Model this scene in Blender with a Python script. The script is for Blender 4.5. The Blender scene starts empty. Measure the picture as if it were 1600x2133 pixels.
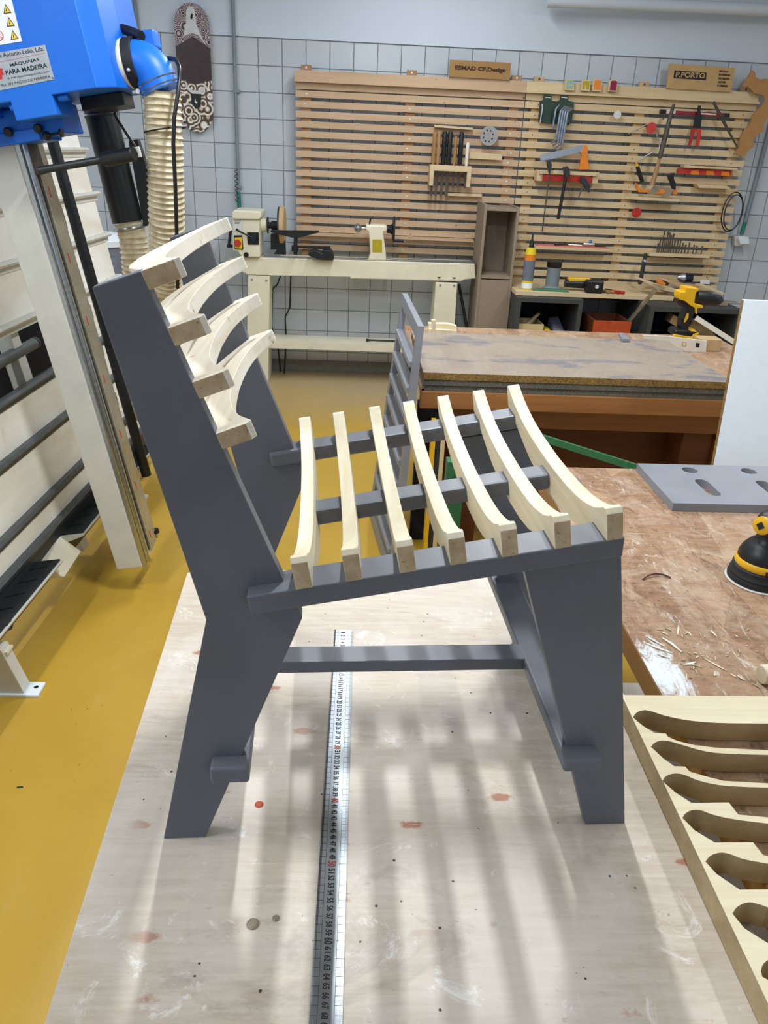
import bpy, math, random
from math import sin, cos, radians, pi, sqrt, atan2
from mathutils import Vector, Matrix
random.seed(7)
SC = bpy.context.scene
COL = SC.collection
V = Vector

# ------------------------------------------------------------ camera
F_PX, PITCH, ROLL, YAW, CAMH = 1610.0, radians(25.2), radians(2.6), radians(2.8), 1.533
cf = V((sin(YAW)*cos(PITCH), cos(YAW)*cos(PITCH), -sin(PITCH)))
r0 = V((cos(YAW), -sin(YAW), 0)); u0 = r0.cross(cf)
cr = r0*cos(ROLL) + u0*sin(ROLL); cu = -r0*sin(ROLL) + u0*cos(ROLL)
cam = bpy.data.cameras.new('camera'); camo = bpy.data.objects.new('camera', cam); COL.objects.link(camo)
cam.sensor_fit = 'VERTICAL'; cam.sensor_height = 34.6; cam.lens = F_PX/2133*34.6
cam.clip_start = .02; cam.clip_end = 60
camo.matrix_world = Matrix(((cr.x, cu.x, -cf.x, 0), (cr.y, cu.y, -cf.y, 0), (cr.z, cu.z, -cf.z, CAMH), (0, 0, 0, 1)))
SC.camera = camo
C0 = V((0, 0, CAMH))

# ------------------------------------------------------------ light and exposure
world = bpy.data.worlds.new('daylight'); SC.world = world; world.use_nodes = True
bg = world.node_tree.nodes['Background']; bg.inputs[0].default_value = (.62, .78, 1, 1); bg.inputs[1].default_value = .30
SC.view_settings.view_transform = 'Standard'; SC.view_settings.look = 'None'
SC.view_settings.exposure = -.02; SC.view_settings.gamma = 1.0; SC.view_settings.use_curve_mapping = False
def area(name, loc, sx, sy, power, color, rot=(0, 0, 0)):
    l = bpy.data.lights.new(name, 'AREA'); l.shape = 'RECTANGLE'; l.size = sx; l.size_y = sy
    l.energy = power; l.color = color
    o = bpy.data.objects.new(name, l); COL.objects.link(o); o.location = loc; o.rotation_euler = rot
    return o
COOLW = (.93, .97, 1.0)
TUBES = [(.08, 1.80, 2.55, 30, .35), (.10, 3.5, 2.40, 12, .8), (-1.6, .6, 2.7, 40, 1.2), (-1.8, 3.4, 2.7, 22, 1.2), (2.1, .9, 2.7, 22, 1.2), (2.2, 3.4, 2.7, 24, 1.2), (.4, 4.2, 2.9, 28, 1.4)]
for i, (x, y, z, p, ln_) in enumerate(TUBES):
    area('tube_light', (x, y, z), .05, ln_, p, COOLW)
# unseen bluish fill added behind the camera, standing in for assumed daylight
area('cool_fill', (1.4, -2.6, 1.9), 3.2, 1.6, 14, (.80, .90, 1.0), (radians(78), 0, radians(14)))

# ------------------------------------------------------------ pixel -> point on a known plane
def ray(x, y): return cf*F_PX + cr*(x-800) - cu*(y-1066.5)
def onpl(x, y, P, n):
    d = ray(x, y); t = (V(P)-C0).dot(n)/d.dot(n); return C0 + d*t
def W(x, y, Y=5.69): return onpl(x, y, (0, Y, 0), V((0, 1, 0)))
def G(x, y, z=0.): return onpl(x, y, (0, 0, z), V((0, 0, 1)))
def cp(x0, y0, s, pts): return [(x0+a/s, y0+b/s) for a, b in pts]

# ------------------------------------------------------------ materials
def lin(c):
    if isinstance(c, str): c = [int(c[i:i+2], 16)/255 for i in (0, 2, 4)]
    return tuple((x/12.92 if x <= .04045 else ((x+.055)/1.055)**2.4) for x in c[:3]) + (1,)
class NT:
    def __init__(s, name):
        s.m = bpy.data.materials.new(name); s.m.use_nodes = True
        s.t = s.m.node_tree; s.b = s.t.nodes['Principled BSDF']; s.co = s.n('ShaderNodeTexCoord').outputs['Object']
    def n(s, typ, **k):
        x = s.t.nodes.new(typ)
        for a, b in k.items(): setattr(x, a, b)
        return x
    def link(s, a, b): s.t.links.new(a, b)
    def mapv(s, scale=(1, 1, 1), loc=(0, 0, 0), rot=(0, 0, 0), src=None):
        x = s.n('ShaderNodeMapping'); s.link(src or s.co, x.inputs[0])
        x.inputs['Scale'].default_value = scale; x.inputs['Location'].default_value = loc; x.inputs['Rotation'].default_value = rot
        return x.outputs[0]
    def noise(s, vec, scale, detail=4, rough=.6, dist=0):
        x = s.n('ShaderNodeTexNoise'); s.link(vec, x.inputs['Vector']); x.inputs['Scale'].default_value = scale
        x.inputs['Detail'].default_value = detail; x.inputs['Roughness'].default_value = rough; x.inputs['Distortion'].default_value = dist
        return x.outputs['Fac']
    def voro(s, vec, scale, out='Distance', feature='F1'):
        x = s.n('ShaderNodeTexVoronoi', feature=feature); s.link(vec, x.inputs['Vector']); x.inputs['Scale'].default_value = scale
        return x.outputs[out]
    def ramp(s, fac, lo, hi, a=0, b=1):
        x = s.n('ShaderNodeMapRange'); x.clamp = True; s.link(fac, x.inputs[0])
        for i, v in enumerate((lo, hi, a, b)): x.inputs[1+i].default_value = v
        return x.outputs[0]
    def mul(s, a, b, op='MULTIPLY'):
        x = s.n('ShaderNodeMath', operation=op); 
        for i, v in enumerate((a, b)):
            if isinstance(v, (int, float)): x.inputs[i].default_value = v
            else: s.link(v, x.inputs[i])
        return x.outputs[0]
    def mix(s, fac, a, b):
        x = s.n('ShaderNodeMix', data_type='RGBA')
        for i, v in ((0, fac), (6, a), (7, b)):
            if isinstance(v, (int, float)): x.inputs[i].default_value = v
            elif isinstance(v, (tuple, str)): x.inputs[i].default_value = lin(v)
            else: s.link(v, x.inputs[i])
        return x.outputs[2]
    def bump(s, h, strength=.2, dist=.002):
        x = s.n('ShaderNodeBump'); x.inputs['Strength'].default_value = strength; x.inputs['Distance'].default_value = dist
        s.link(h, x.inputs['Height']); s.link(x.outputs[0], s.b.inputs['Normal'])
    def fin(s, col, rough=.6, metal=0, spec=None):
        if isinstance(col, (tuple, str)): s.b.inputs['Base Color'].default_value = lin(col)
        else: s.link(col, s.b.inputs['Base Color'])
        if isinstance(rough, (int, float)): s.b.inputs['Roughness'].default_value = rough
        else: s.link(rough, s.b.inputs['Roughness'])
        s.b.inputs['Metallic'].default_value = metal
        if spec is not None: s.b.inputs['Specular IOR Level'].default_value = spec
        return s.m
def flat(name, c, rough=.5, metal=0, var=.12, vs=30):
    t = NT(name); c0 = lin(c)
    f = t.noise(t.mapv(), vs, 3); k = t.ramp(f, .3, .7)
    x = t.n('ShaderNodeMix', data_type='RGBA'); t.link(k, x.inputs[0])
    x.inputs[6].default_value = tuple(v*(1-var) for v in c0[:3])+(1,); x.inputs[7].default_value = tuple(min(1, v*(1+var)) for v in c0[:3])+(1,)
    return t.fin(x.outputs[2], rough, metal)
def wood(name, c1, c2, axis='X', scale=60, rough=.65, stretch=.06, knots=None, bump=.15, rings=.5):
    t = NT(name); sc = [1, 1, 1]; sc['XYZ'.index(axis)] = stretch
    v = t.mapv(tuple(sc)); a = t.noise(v, scale, 5, .65, .6); b = t.noise(v, scale*.22, 3, .5, 1.2)
    f = t.mul(t.mul(a, 1-rings), t.mul(b, rings), 'ADD'); f = t.ramp(f, .36, .66)
    col = t.mix(f, c1, c2)
    if knots:
        k = t.voro(t.mapv((1, 1, 1)), knots[0]); col = t.mix(t.ramp(k, knots[1], knots[1]*.4), col, knots[2])
    t.bump(a, bump, .001)
    return t.fin(col, rough)

M = {}
M['pine'] = wood('pale_pine', 'F1E9D2', 'DFD0AC', 'Y', 70)
M['pine_x'] = wood('pale_pine_x', 'ECE1C4', 'D9C8A0', 'X', 55)
def endgrain():
    t = NT('rough_pine_end'); a = t.noise(t.mapv(), 160, 5, .7); b = t.noise(t.mapv(), 45, 3)
    col = t.mix(t.ramp(b, .35, .7), 'D3BE9C', 'B49A78'); col = t.mix(t.ramp(a, .60, .70), col, '7E5F42')
    t.bump(a, .6, .002); return t.fin(col, .85)
M['pine_end'] = endgrain()
def backslat():
    t = NT('sanded_pine'); v = t.mapv((1, .08, 1)); a = t.noise(v, 50, 4, .6, .5); s = t.noise(t.mapv(), 40, 3)
    col = t.mix(t.ramp(a, .4, .7), 'F1EADB', 'E2D5BE'); col = t.mix(t.ramp(s, .66, .74), col, 'B99B78')
    t.bump(a, .12, .001); return t.fin(col, .6)
M['pine_back'] = backslat()
def mdf(name, c, c2, rough=.55):
    t = NT(name); a = t.noise(t.mapv(), 9, 4, .6); b = t.noise(t.mapv(), 420, 2, .8); d = t.noise(t.mapv((1, 1, 1)), 60, 6, .8)
    col = t.mix(t.ramp(a, .3, .7), c, c2); col = t.mix(t.ramp(b, .66, .8, 0, .5), col, '8F94A0')
    sc = t.noise(t.mapv((14, 3, 40), rot=(0, .4, 0)), 6, 4, .7); col = t.mix(t.ramp(sc, .74, .8, 0, .5), col, 'A9AEB8')
    t.bump(d, .12, .001); return t.fin(col, t.ramp(a, .3, .7, rough-.06, rough+.08), 0, .5)
M['mdf'] = mdf('charcoal_mdf', '62666F', '6D717B', .42)
M['mdf_light'] = mdf('grey_mdf', '83868F', '8C9098', .42)
def plytop():
    t = NT('worn_plywood'); v = t.mapv((.10, 1, 1)); g = t.noise(v, 110, 6, .7, .4); c = t.noise(t.mapv(), 4.5, 5, .62, .6)
    col = t.mix(t.ramp(g, .35, .7), 'D1C5B4', 'BBAB98'); col = t.mix(t.ramp(c, .42, .62, 0, .55), col, 'E0D8D0')
    d = t.noise(t.mapv((.5, 1.2, 1), (7, 2, 0)), 7, 7, .75, .8); col = t.mix(t.ramp(d, .56, .72, 0, .55), col, '8A7B6E')
    w = t.noise(t.mapv((1, 1, 1), (3, 1, 0)), 9, 8, .78, 1.6); col = t.mix(t.ramp(w, .58, .66, 0, .75), col, 'F2EFEA')
    f = t.noise(t.mapv((.25, 1, 1), (1, 4, 0)), 200, 3, .6); col = t.mix(t.ramp(f, .66, .74, 0, .5), col, '8B7767')
    sp = t.voro(t.mapv((.55, 1.3, 1), (0, .3, 0)), 15); ed = t.noise(t.mapv(), 120, 3); q = t.noise(t.mapv(), 3, 1)
    m = t.mul(t.ramp(t.mul(sp, t.mul(ed, .14), 'ADD'), .23, .18), t.ramp(q, .47, .53)); col = t.mix(t.mul(m, .8), col, 'A5603E')
    dk = t.voro(t.mapv((1, 1, 1), (.2, .9, 0)), 44); m2 = t.mul(t.ramp(t.mul(dk, t.mul(ed, .1), 'ADD'), .14, .11), t.ramp(t.noise(t.mapv(loc=(4, 0, 0)), 7, 1), .50, .55)); col = t.mix(m2, col, '3A332F')
    for k, (r, l) in enumerate(((.5, 0), (-.3, 3), (1.2, 6))):
        sc = t.noise(t.mapv((1.5, 22, 1), (l, l, 0), (0, 0, r)), 5, 4, .7); ms = t.noise(t.mapv(loc=(l+2, 1, 0)), 9, 3)
        col = t.mix(t.mul(t.ramp(sc, .70, .74), t.ramp(ms, .5, .6, 0, .8)), col, 'F3F0EB')
    t.bump(g, .12, .001); return t.fin(col, t.ramp(c, .3, .7, .42, .62))
M['ply'] = plytop()
M['ply_edge'] = wood('ply_edge', 'BFA27E', '9E7F5C', 'X', 40, stretch=.02)
def benchtop():
    t = NT('battered_bench_top'); v = t.mapv((.22, 1, 1), rot=(0, 0, -1.15)); g = t.noise(v, 95, 8, .8, .7); c = t.noise(t.mapv(), 9, 7, .75, 1.0)
    bl = t.voro(t.mapv((1, .22, 1)), 16, 'Color'); sb = t.n('ShaderNodeSeparateXYZ'); t.link(bl, sb.inputs[0])
    col = t.mix(t.ramp(g, .36, .62), 'AC8460', '74523A'); col = t.mix(t.mul(sb.outputs[0], .4), col, 'C9A988'); col = t.mix(t.ramp(c, .48, .62, 0, .5), col, 'C4AE98')
    p = t.noise(t.mapv((1, .3, 1), (2, 5, 0), (0, 0, .9)), 34, 8, .85, 1); col = t.mix(t.ramp(p, .54, .64, 0, .8), col, '63452F')
    w = t.noise(t.mapv((1, .35, 1), (8, 1, 0), (0, 0, -.4)), 30, 8, .85, 1.5); col = t.mix(t.ramp(w, .57, .64, 0, .75), col, 'DED6CE')
    b = t.noise(t.mapv((1, .6, 1), (1, 9, 0)), 10, 7, .8, .7); col = t.mix(t.ramp(b, .60, .68, 0, .7), col, '66626C')
    dk = t.voro(t.mapv(), 42); col = t.mix(t.mul(t.ramp(dk, .12, .07), t.ramp(t.noise(t.mapv(loc=(2, 2, 0)), 8, 1), .5, .55)), col, '3A2A20')
    for r, l in ((.9, 0), (1.9, 3), (.3, 5)):
        sc = t.noise(t.mapv((1.2, 26, 1), (l, l, 0), (0, 0, r)), 5, 4, .7); ms = t.noise(t.mapv(loc=(l, 3, 0)), 6, 2); col = t.mix(t.mul(t.ramp(sc, .66, .71), t.ramp(ms, .45, .6, 0, .8)), col, '5A4030' if l < 4 else 'E6DCD2')
    # spilled white paint on the front left corner
    sx = t.n('ShaderNodeSeparateXYZ'); t.link(t.co, sx.inputs[0])
    dx = t.mul(t.mul(sx.outputs[0], -.036, 'ADD'), 22.0); dy = t.mul(t.mul(sx.outputs[1], .055, 'ADD'), 8.5)
    r = t.mul(t.mul(dx, dx), t.mul(dy, dy), 'ADD'); nn = t.noise(t.mapv((1, .45, 1), rot=(0, 0, .6)), 34, 8, .85, 2)
    m = t.ramp(t.mul(r, t.mul(nn, -4.2), 'ADD'), -1.3, -1.9); col = t.mix(m, col, 'E9EEF2')
    t.bump(g, .35, .002); return t.fin(col, .62)
M['bench'] = benchtop()
M['bench_side'] = wood('bench_side_wood', 'B08A5C', '8A6238', 'Y', 40, knots=(14, .1, '5A3A20'))
M['orange_wood'] = wood('varnished_bench_wood', 'A5703F', '87562D', 'X', 45, .45, knots=(7, .07, '5A2E16'))
M['orange_dark'] = wood('red_brown_wood', '6E3E24', '5A2F1B', 'X', 40, .45)
M['rack'] = wood('rack_pine', 'D0B394', 'BC9E7C', 'X', 34, knots=(6, .06, '7A5335'))
M['rack2'] = wood('rack_pine_light', 'DEC9A2', 'CBB086', 'X', 34, knots=(6, .05, '7A5335'))
M['batten'] = wood('batten_wood', 'B08A66', '98714C', 'Z', 34)
M['batten2'] = wood('batten_wood_pale', 'CDB084', 'B8976A', 'Z', 34)
def chip(name, c1, c2, blotch=None):
    t = NT(name); a = t.voro(t.mapv(), 260, 'Color'); sx = t.n('ShaderNodeSeparateXYZ'); t.link(a, sx.inputs[0]); c = t.noise(t.mapv(), 6, 5)
    col = t.mix(sx.outputs[0], c1, c2); col = t.mix(t.ramp(c, .4, .65, 0, .35), col, 'A99B8C' if blotch else c1)
    if blotch:
        b = t.noise(t.mapv((.6, 1.3, 1), (1.9, .4, 0)), 5.5, 6, .65, .8); col = t.mix(t.ramp(b, .55, .62, 0, .7), col, blotch)
    return t.fin(col, .7)
M['chip'] = chip('chipboard', '9E9080', '8B7E70', '666776')
M['chip_edge'] = chip('chipboard_edge', '9C7A40', '5E4526')
M['chip_grey'] = chip('grey_chipboard_edge', '6E6B60', '4A4A46')
M['chip_tall'] = chip('shelf_chipboard', '988977', '8C7D6B')
M['sign_wood'] = wood('sign_wood', 'A9824F', '96703F', 'X', 30)
M['sign_mdf'] = flat('raw_mdf', 'BE9C6C', .7, var=.06)
M['cutout'] = flat('brown_mdf', 'B08250', .7, var=.08)
M['burn'] = flat('burnt_lettering', '4A2E1E', .8)
M['black'] = flat('black_plastic', '17191C', .4)
M['black_rough'] = flat('black_rubber', '1E2022', .7, var=.3)
M['ink'] = flat('black_ink', '18181A', .6)
M['red_ink'] = flat('red_ink', 'A8402E', .6)
M['darkgrey'] = flat('dark_grey_metal', '3A3D40', .4, .4)
M['iron'] = flat('black_cast_iron', '23282C', .45, .3)
M['steel'] = flat('brushed_steel', 'B9C0C6', .28, 1, var=.1, vs=80)
M['ruler_steel'] = flat('ruler_steel', '9EA5AA', .36, 1, var=.08, vs=60)
M['zinc'] = flat('zinc_steel', 'C8CED2', .35, .9)
M['rust'] = flat('dark_steel_bar', '5B5550', .5, .5, var=.25)
def sawblue():
    t = NT('blue_enamel'); a = t.noise(t.mapv(), 5, 4); d = t.noise(t.mapv(), 30, 5, .75)
    col = t.mix(t.ramp(a, .35, .65), '0A6BDC', '1574E0'); col = t.mix(t.ramp(d, .68, .78, 0, .35), col, '8FB4E8')
    return t.fin(col, .42)
M['blue'] = sawblue()
def cream_stained():
    t = NT('stained_cream_panel'); a = t.noise(t.mapv((1, .5, 1.6)), 4, 5, .6, .6); b = t.noise(t.mapv((1, 1, .3)), 14, 5, .7, .5)
    col = t.mix(t.ramp(a, .4, .68), 'F4F2EA', 'E6DFCF'); col = t.mix(t.ramp(b, .60, .78, 0, .5), col, 'C0AD88')
    return t.fin(col, .5)
M['cream_panel'] = cream_stained()
M['beam'] = flat('pale_grey_enamel', 'CFCFC6', .5, var=.05, vs=12)
M['alu'] = flat('aluminium', 'BDB9A9', .35, .6, var=.1)
M['rubber_rail'] = flat('grey_rail', '5A5F60', .45, .2, var=.15)
M['cream'] = flat('cream_enamel', 'E9E4CC', .4, var=.05, vs=9)
M['hose'] = None
t = NT('translucent_hose'); a = t.noise(t.mapv(), 30, 4); col = t.mix(t.ramp(a, .4, .65), 'D6CAAC', 'B5A584'); M['hose'] = t.fin(col, .35)
M['white'] = flat('white_laminate', 'E4EDF4', .35, var=.02)
M['white_dirty'] = flat('white_paint', 'E9E4D6', .5, var=.06)
M['yellow'] = flat('yellow_plastic', 'E8B41A', .4, var=.08)
M['yellow2'] = flat('yellow_bottle', 'E2CE22', .35, var=.05)
M['red'] = flat('red_plastic', 'C8352C', .45)
M['redlever'] = flat('red_paint', 'B4281E', .45)
M['maroon'] = flat('maroon_paint', '8C1A33', .45)
M['orange'] = flat('orange_plastic', 'E88420', .45)
M['teal'] = flat('teal_felt', '8DB9A4', .7); M['olive'] = flat('mustard_felt', 'B5A21E', .7); M['magenta'] = flat('magenta_felt', '8E1245', .7)
M['green'] = flat('green_steel', '2F6B45', .45); M['darkgreen'] = flat('dark_green_plastic', '1F3A2E', .45)
M['greenpipe'] = flat('green_hose', '1F7A63', .45)
M['conduit'] = flat('grey_conduit', '7E8A92', .5, var=.05)
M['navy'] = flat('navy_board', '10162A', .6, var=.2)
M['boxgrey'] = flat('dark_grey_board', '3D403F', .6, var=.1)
M['redbox'] = flat('orange_red_stain', 'B5491F', .55, var=.15)
M['cardboard'] = flat('tan_card', 'D8C290', .7, var=.04)
M['label'] = flat('paper_label', 'D8D8D2', .6, var=.02)
M['white_sticker'] = flat('white_sticker', 'F3F5F7', .4, var=.01)
M['warnyellow'] = flat('warning_yellow', 'F0D22A', .45, var=.02)
M['wrench'] = flat('satin_wrench_steel', 'A9B4C2', .3, .8)
M['grey_disc'] = flat('grey_abrasive', '9C9C9C', .8)
M['grey_drum'] = flat('grey_blue_steel', '6F7584', .5)
M['screw'] = flat('bright_screw', 'E8EAEC', .3, .5)
M['shaving'] = flat('dark_shaving', '5A2F20', .6)
def tile():
    t = NT('white_wall_tile'); v = t.mapv((1, 1, 1), (15.15+.3485, 0, 15.2+.001))
    sx = t.n('ShaderNodeSeparateXYZ'); t.link(v, sx.inputs[0]); cx = t.n('ShaderNodeCombineXYZ'); t.link(sx.outputs[0], cx.inputs[0]); t.link(sx.outputs[2], cx.inputs[1])
    br = t.n('ShaderNodeTexBrick', offset=0.0, squash=1.0); t.link(cx.outputs[0], br.inputs['Vector'])
    for k, val in (('Scale', 1), ('Mortar Size', .0032), ('Mortar Smooth', .1), ('Bias', 0), ('Brick Width', .1515), ('Row Height', .152)): br.inputs[k].default_value = val
    br.inputs['Color1'].default_value = lin('C3CBD3'); br.inputs['Color2'].default_value = lin('BCC4CC'); br.inputs['Mortar'].default_value = lin('767D84')
    n = t.noise(t.mapv(), 3, 4); col = t.mix(t.ramp(n, .5, .75, 0, .25), br.outputs['Color'], 'AEB3B6')
    t.bump(br.outputs['Fac'], -.4, .002)
    return t.fin(col, t.ramp(br.outputs['Fac'], 0, 1, .28, .8))
M['tile'] = tile()
M['wallpaint'] = flat('painted_wall', 'CFDAE8', .6, var=.03, vs=2)
def floorm():
    t = NT('yellow_epoxy_floor'); a = t.noise(t.mapv(), 1.5, 5, .6, .4); b = t.noise(t.mapv((1, .4, 1)), 9, 6, .7); s = t.voro(t.mapv(), 28)
    col = t.mix(t.ramp(a, .35, .7), 'C09C38', 'B48E30'); col = t.mix(t.ramp(b, .56, .75, 0, .45), col, 'B99E58')
    m = t.mul(t.ramp(s, .08, .04), t.ramp(t.noise(t.mapv(), 4, 1), .55, .6)); col = t.mix(m, col, '5A4420')
    # dusty band along the back wall
    sx = t.n('ShaderNodeSeparateXYZ'); t.link(t.co, sx.inputs[0]); d = t.ramp(t.mul(sx.outputs[1], t.mul(a, .9), 'ADD'), 4.9, 5.8, 0, .75); col = t.mix(d, col, 'B8A68A')
    t.bump(b, .06, .001); return t.fin(col, t.ramp(b, .3, .7, .30, .48))
M['floor'] = floorm()
M['skirt'] = flat('grey_skirting', '77776E', .5)
def deck():
    t = NT('skateboard_artwork'); sx = t.n('ShaderNodeSeparateXYZ'); t.link(t.co, sx.inputs[0]); z = sx.outputs[2]; x = sx.outputs[0]
    def swirl(scale, loc, ring):
        v = t.mapv((1, 1, 1), loc); a = t.voro(v, scale); w = t.mul(a, ring); return t.mul(w, 0, 'SINE')
    s1 = t.n('ShaderNodeMath', operation='SINE'); t.link(t.mul(t.voro(t.mapv((1, 1, 1), (2, 0, .1)), 13), 62), s1.inputs[0])
    s2 = t.n('ShaderNodeMath', operation='SINE'); t.link(t.mul(t.voro(t.mapv((1, 1, 1), (5, 0, .4)), 16), 22), s2.inputs[0])
    top = t.mix(t.ramp(s1.outputs[0], -.1, .25), '3E1D22', 'C2B4B6'); bot = t.mix(t.ramp(s2.outputs[0], -.35, 0), '4A3A30', 'C9B59A')
    bot = t.mix(t.ramp(s2.outputs[0], .5, .9), bot, 'EFEDE6')
    mid = t.mix(t.ramp(t.noise(t.mapv(), 30, 3), .4, .6), '2A1518', '3A1D20')
    ax = t.mul(x, 0, 'ADD'); ab = t.n('ShaderNodeMath', operation='ABSOLUTE'); t.link(x, ab.inputs[0])
    zt = t.mul(z, t.mul(ab.outputs[0], .55), 'ADD'); zb = t.mul(z, t.mul(ab.outputs[0], -.25), 'ADD')
    col = t.mix(t.ramp(zt, .535, .54), mid, top); col = t.mix(t.ramp(zb, .275, .27), col, bot)
    return t.fin(col, .4)
M['deck'] = deck()
# ------------------------------------------------------------ mesh builder
FRW = lambda a, b, c: V((a, b, c))
class MB:
    def __init__(s): s.v = []; s.f = []
    def add(s, vs, fs):
        o = len(s.v); s.v += [V(p) for p in vs]; s.f += [tuple(i+o for i in f) for f in fs]; return s
    def box(s, x0, x1, y0, y1, z0, z1, fr=FRW):
        p = [fr(x, y, z) for z in (z0, z1) for x, y in ((x0, y0), (x1, y0), (x1, y1), (x0, y1))]
        return s.add(p, [(0, 3, 2, 1), (4, 5, 6, 7), (0, 1, 5, 4), (1, 2, 6, 5), (2, 3, 7, 6), (3, 0, 4, 7)])
    def hull(s, bottom, top):
        n = len(bottom)
        return s.add(list(bottom)+list(top), [tuple(range(n))[::-1], tuple(range(n, 2*n))] + [(i, (i+1) % n, n+(i+1) % n, n+i) for i in range(n)])
    def prism(s, poly, c0, c1, fr=FRW):
        return s.hull([fr(a, b, c0) for a, b in poly], [fr(a, b, c1) for a, b in poly])
    def tube(s, path, r, n=12, cap=True):
        path = [V(p) for p in path]; rs = r if isinstance(r, (list, tuple)) else [r]*len(path)
        vs = []; up = None
        for i, p in enumerate(path):
            d = (path[min(i+1, len(path)-1)] - path[max(i-1, 0)]).normalized()
            if up is None: up = V((0, 0, 1)) if abs(d.z) < .9 else V((1, 0, 0))
            a = d.cross(up).normalized(); b = a.cross(d).normalized(); up = b
            vs += [p + (a*cos(2*pi*k/n) + b*sin(2*pi*k/n))*rs[i] for k in range(n)]
        fs = [(i*n+k, i*n+(k+1) % n, (i+1)*n+(k+1) % n, (i+1)*n+k) for i in range(len(path)-1) for k in range(n)]
        if cap: fs += [tuple(range(n))[::-1], tuple(range((len(path)-1)*n, len(path)*n))]
        return s.add(vs, fs)
    def lathe(s, prof, o, ax, n=24, cap=True):
        o = V(o); ax = V(ax).normalized(); up = V((0, 0, 1)) if abs(ax.z) < .9 else V((1, 0, 0))
        a = ax.cross(up).normalized(); b = a.cross(ax).normalized(); vs = []
        for r, h in prof: vs += [o + ax*h + (a*cos(2*pi*k/n) + b*sin(2*pi*k/n))*max(r, 1e-4) for k in range(n)]
        fs = [(i*n+k, i*n+(k+1) % n, (i+1)*n+(k+1) % n, (i+1)*n+k) for i in range(len(prof)-1) for k in range(n)]
        if cap: fs += [tuple(range(n))[::-1], tuple(range((len(prof)-1)*n, len(prof)*n))]
        return s.add(vs, fs)
    def ball(s, c, r, sc=(1, 1, 1), n=16, m=10):
        vs = []; c = V(c)
        for i in range(m+1):
            t = pi*i/m
            vs += [c + V((r*sc[0]*sin(t)*cos(2*pi*k/n), r*sc[1]*sin(t)*sin(2*pi*k/n), r*sc[2]*cos(t))) for k in range(n)]
        return s.add(vs, [(i*n+k, i*n+(k+1) % n, (i+1)*n+(k+1) % n, (i+1)*n+k) for i in range(m) for k in range(n)])
    def bar(s, p, q, w, h, side=None):       # straight bar of w (sideways) x h
        p, q = V(p), V(q); d = (q-p).normalized(); side = V(side) if side else V((0, 1, 0))
        a = (side - d*side.dot(d)).normalized(); b = d.cross(a)
        k = [(-w/2, -h/2), (w/2, -h/2), (w/2, h/2), (-w/2, h/2)]
        return s.hull([p + a*x + b*y for x, y in k], [q + a*x + b*y for x, y in k])
    def build(s, name, mat, parent=None, bevel=0, smooth=False, origin=None, side=None, seg=2):
        if parent is not None: o0 = wloc(parent)
        elif origin is not None: o0 = V(origin)
        else:
            xs = [p.x for p in s.v]; ys = [p.y for p in s.v]; o0 = V(((min(xs)+max(xs))/2, (min(ys)+max(ys))/2, min(p.z for p in s.v)))
        me = bpy.data.meshes.new(name); me.from_pydata([p-o0 for p in s.v], [], s.f); me.validate()
        import bmesh
        bm = bmesh.new(); bm.from_mesh(me); bmesh.ops.remove_doubles(bm, verts=bm.verts, dist=1e-5); bmesh.ops.recalc_face_normals(bm, faces=bm.faces); bm.to_mesh(me); bm.free()
        me.materials.append(mat)
        if side is not None:
            me.materials.append(side[0])
            for p in me.polygons:
                if side[1](p.normal): p.material_index = 1
        if smooth:
            for p in me.polygons: p.use_smooth = len(p.vertices) <= 4
            try: me.set_sharp_from_angle(angle=radians(38))
            except Exception: pass
        ob = bpy.data.objects.new(name, me); COL.objects.link(ob)
        if parent is not None: ob.parent = parent
        else: ob.location = o0
        if bevel:
            b = ob.modifiers.new('bevel', 'BEVEL'); b.width = bevel; b.segments = seg; b.limit_method = 'ANGLE'; b.angle_limit = radians(35)
        return ob
def wloc(o):
    v = V(o.location)
    while o.parent is not None: o = o.parent; v = v + V(o.location)
    return v
def tag(o, label, cat, group=None):
    o['label'] = label; o['category'] = cat
    if group: o['group'] = group
    return o
def thing(name, label, cat, loc, group=None):
    o = bpy.data.objects.new(name, None); COL.objects.link(o); o.location = V(loc); o.empty_display_size = .05
    return tag(o, label, cat, group)
def struct(o): o['kind'] = 'structure'; return o
def curve_mesh(splines, depth):
    cu_ = bpy.data.curves.new('tmp', 'CURVE'); cu_.dimensions = '2D'; cu_.fill_mode = 'BOTH'; cu_.extrude = depth/2
    for pts in splines:
        sp = cu_.splines.new('POLY'); sp.points.add(len(pts)-1); sp.use_cyclic_u = True
        for p, (a, b) in zip(sp.points, pts): p.co = (a, b, 0, 1)
    ob = bpy.data.objects.new('tmp', cu_); me = bpy.data.meshes.new_from_object(ob)
    bpy.data.objects.remove(ob); bpy.data.curves.remove(cu_); return me
def plate(outline, holes, c0, c1, fr=FRW):     # flat plate with real cut-outs
    me = curve_mesh([outline]+holes, c1-c0); mb = MB()
    mb.add([fr(v.co.x, v.co.y, v.co.z+(c0+c1)/2) for v in me.vertices], [tuple(p.vertices) for p in me.polygons])
    bpy.data.meshes.remove(me); return mb
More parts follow.
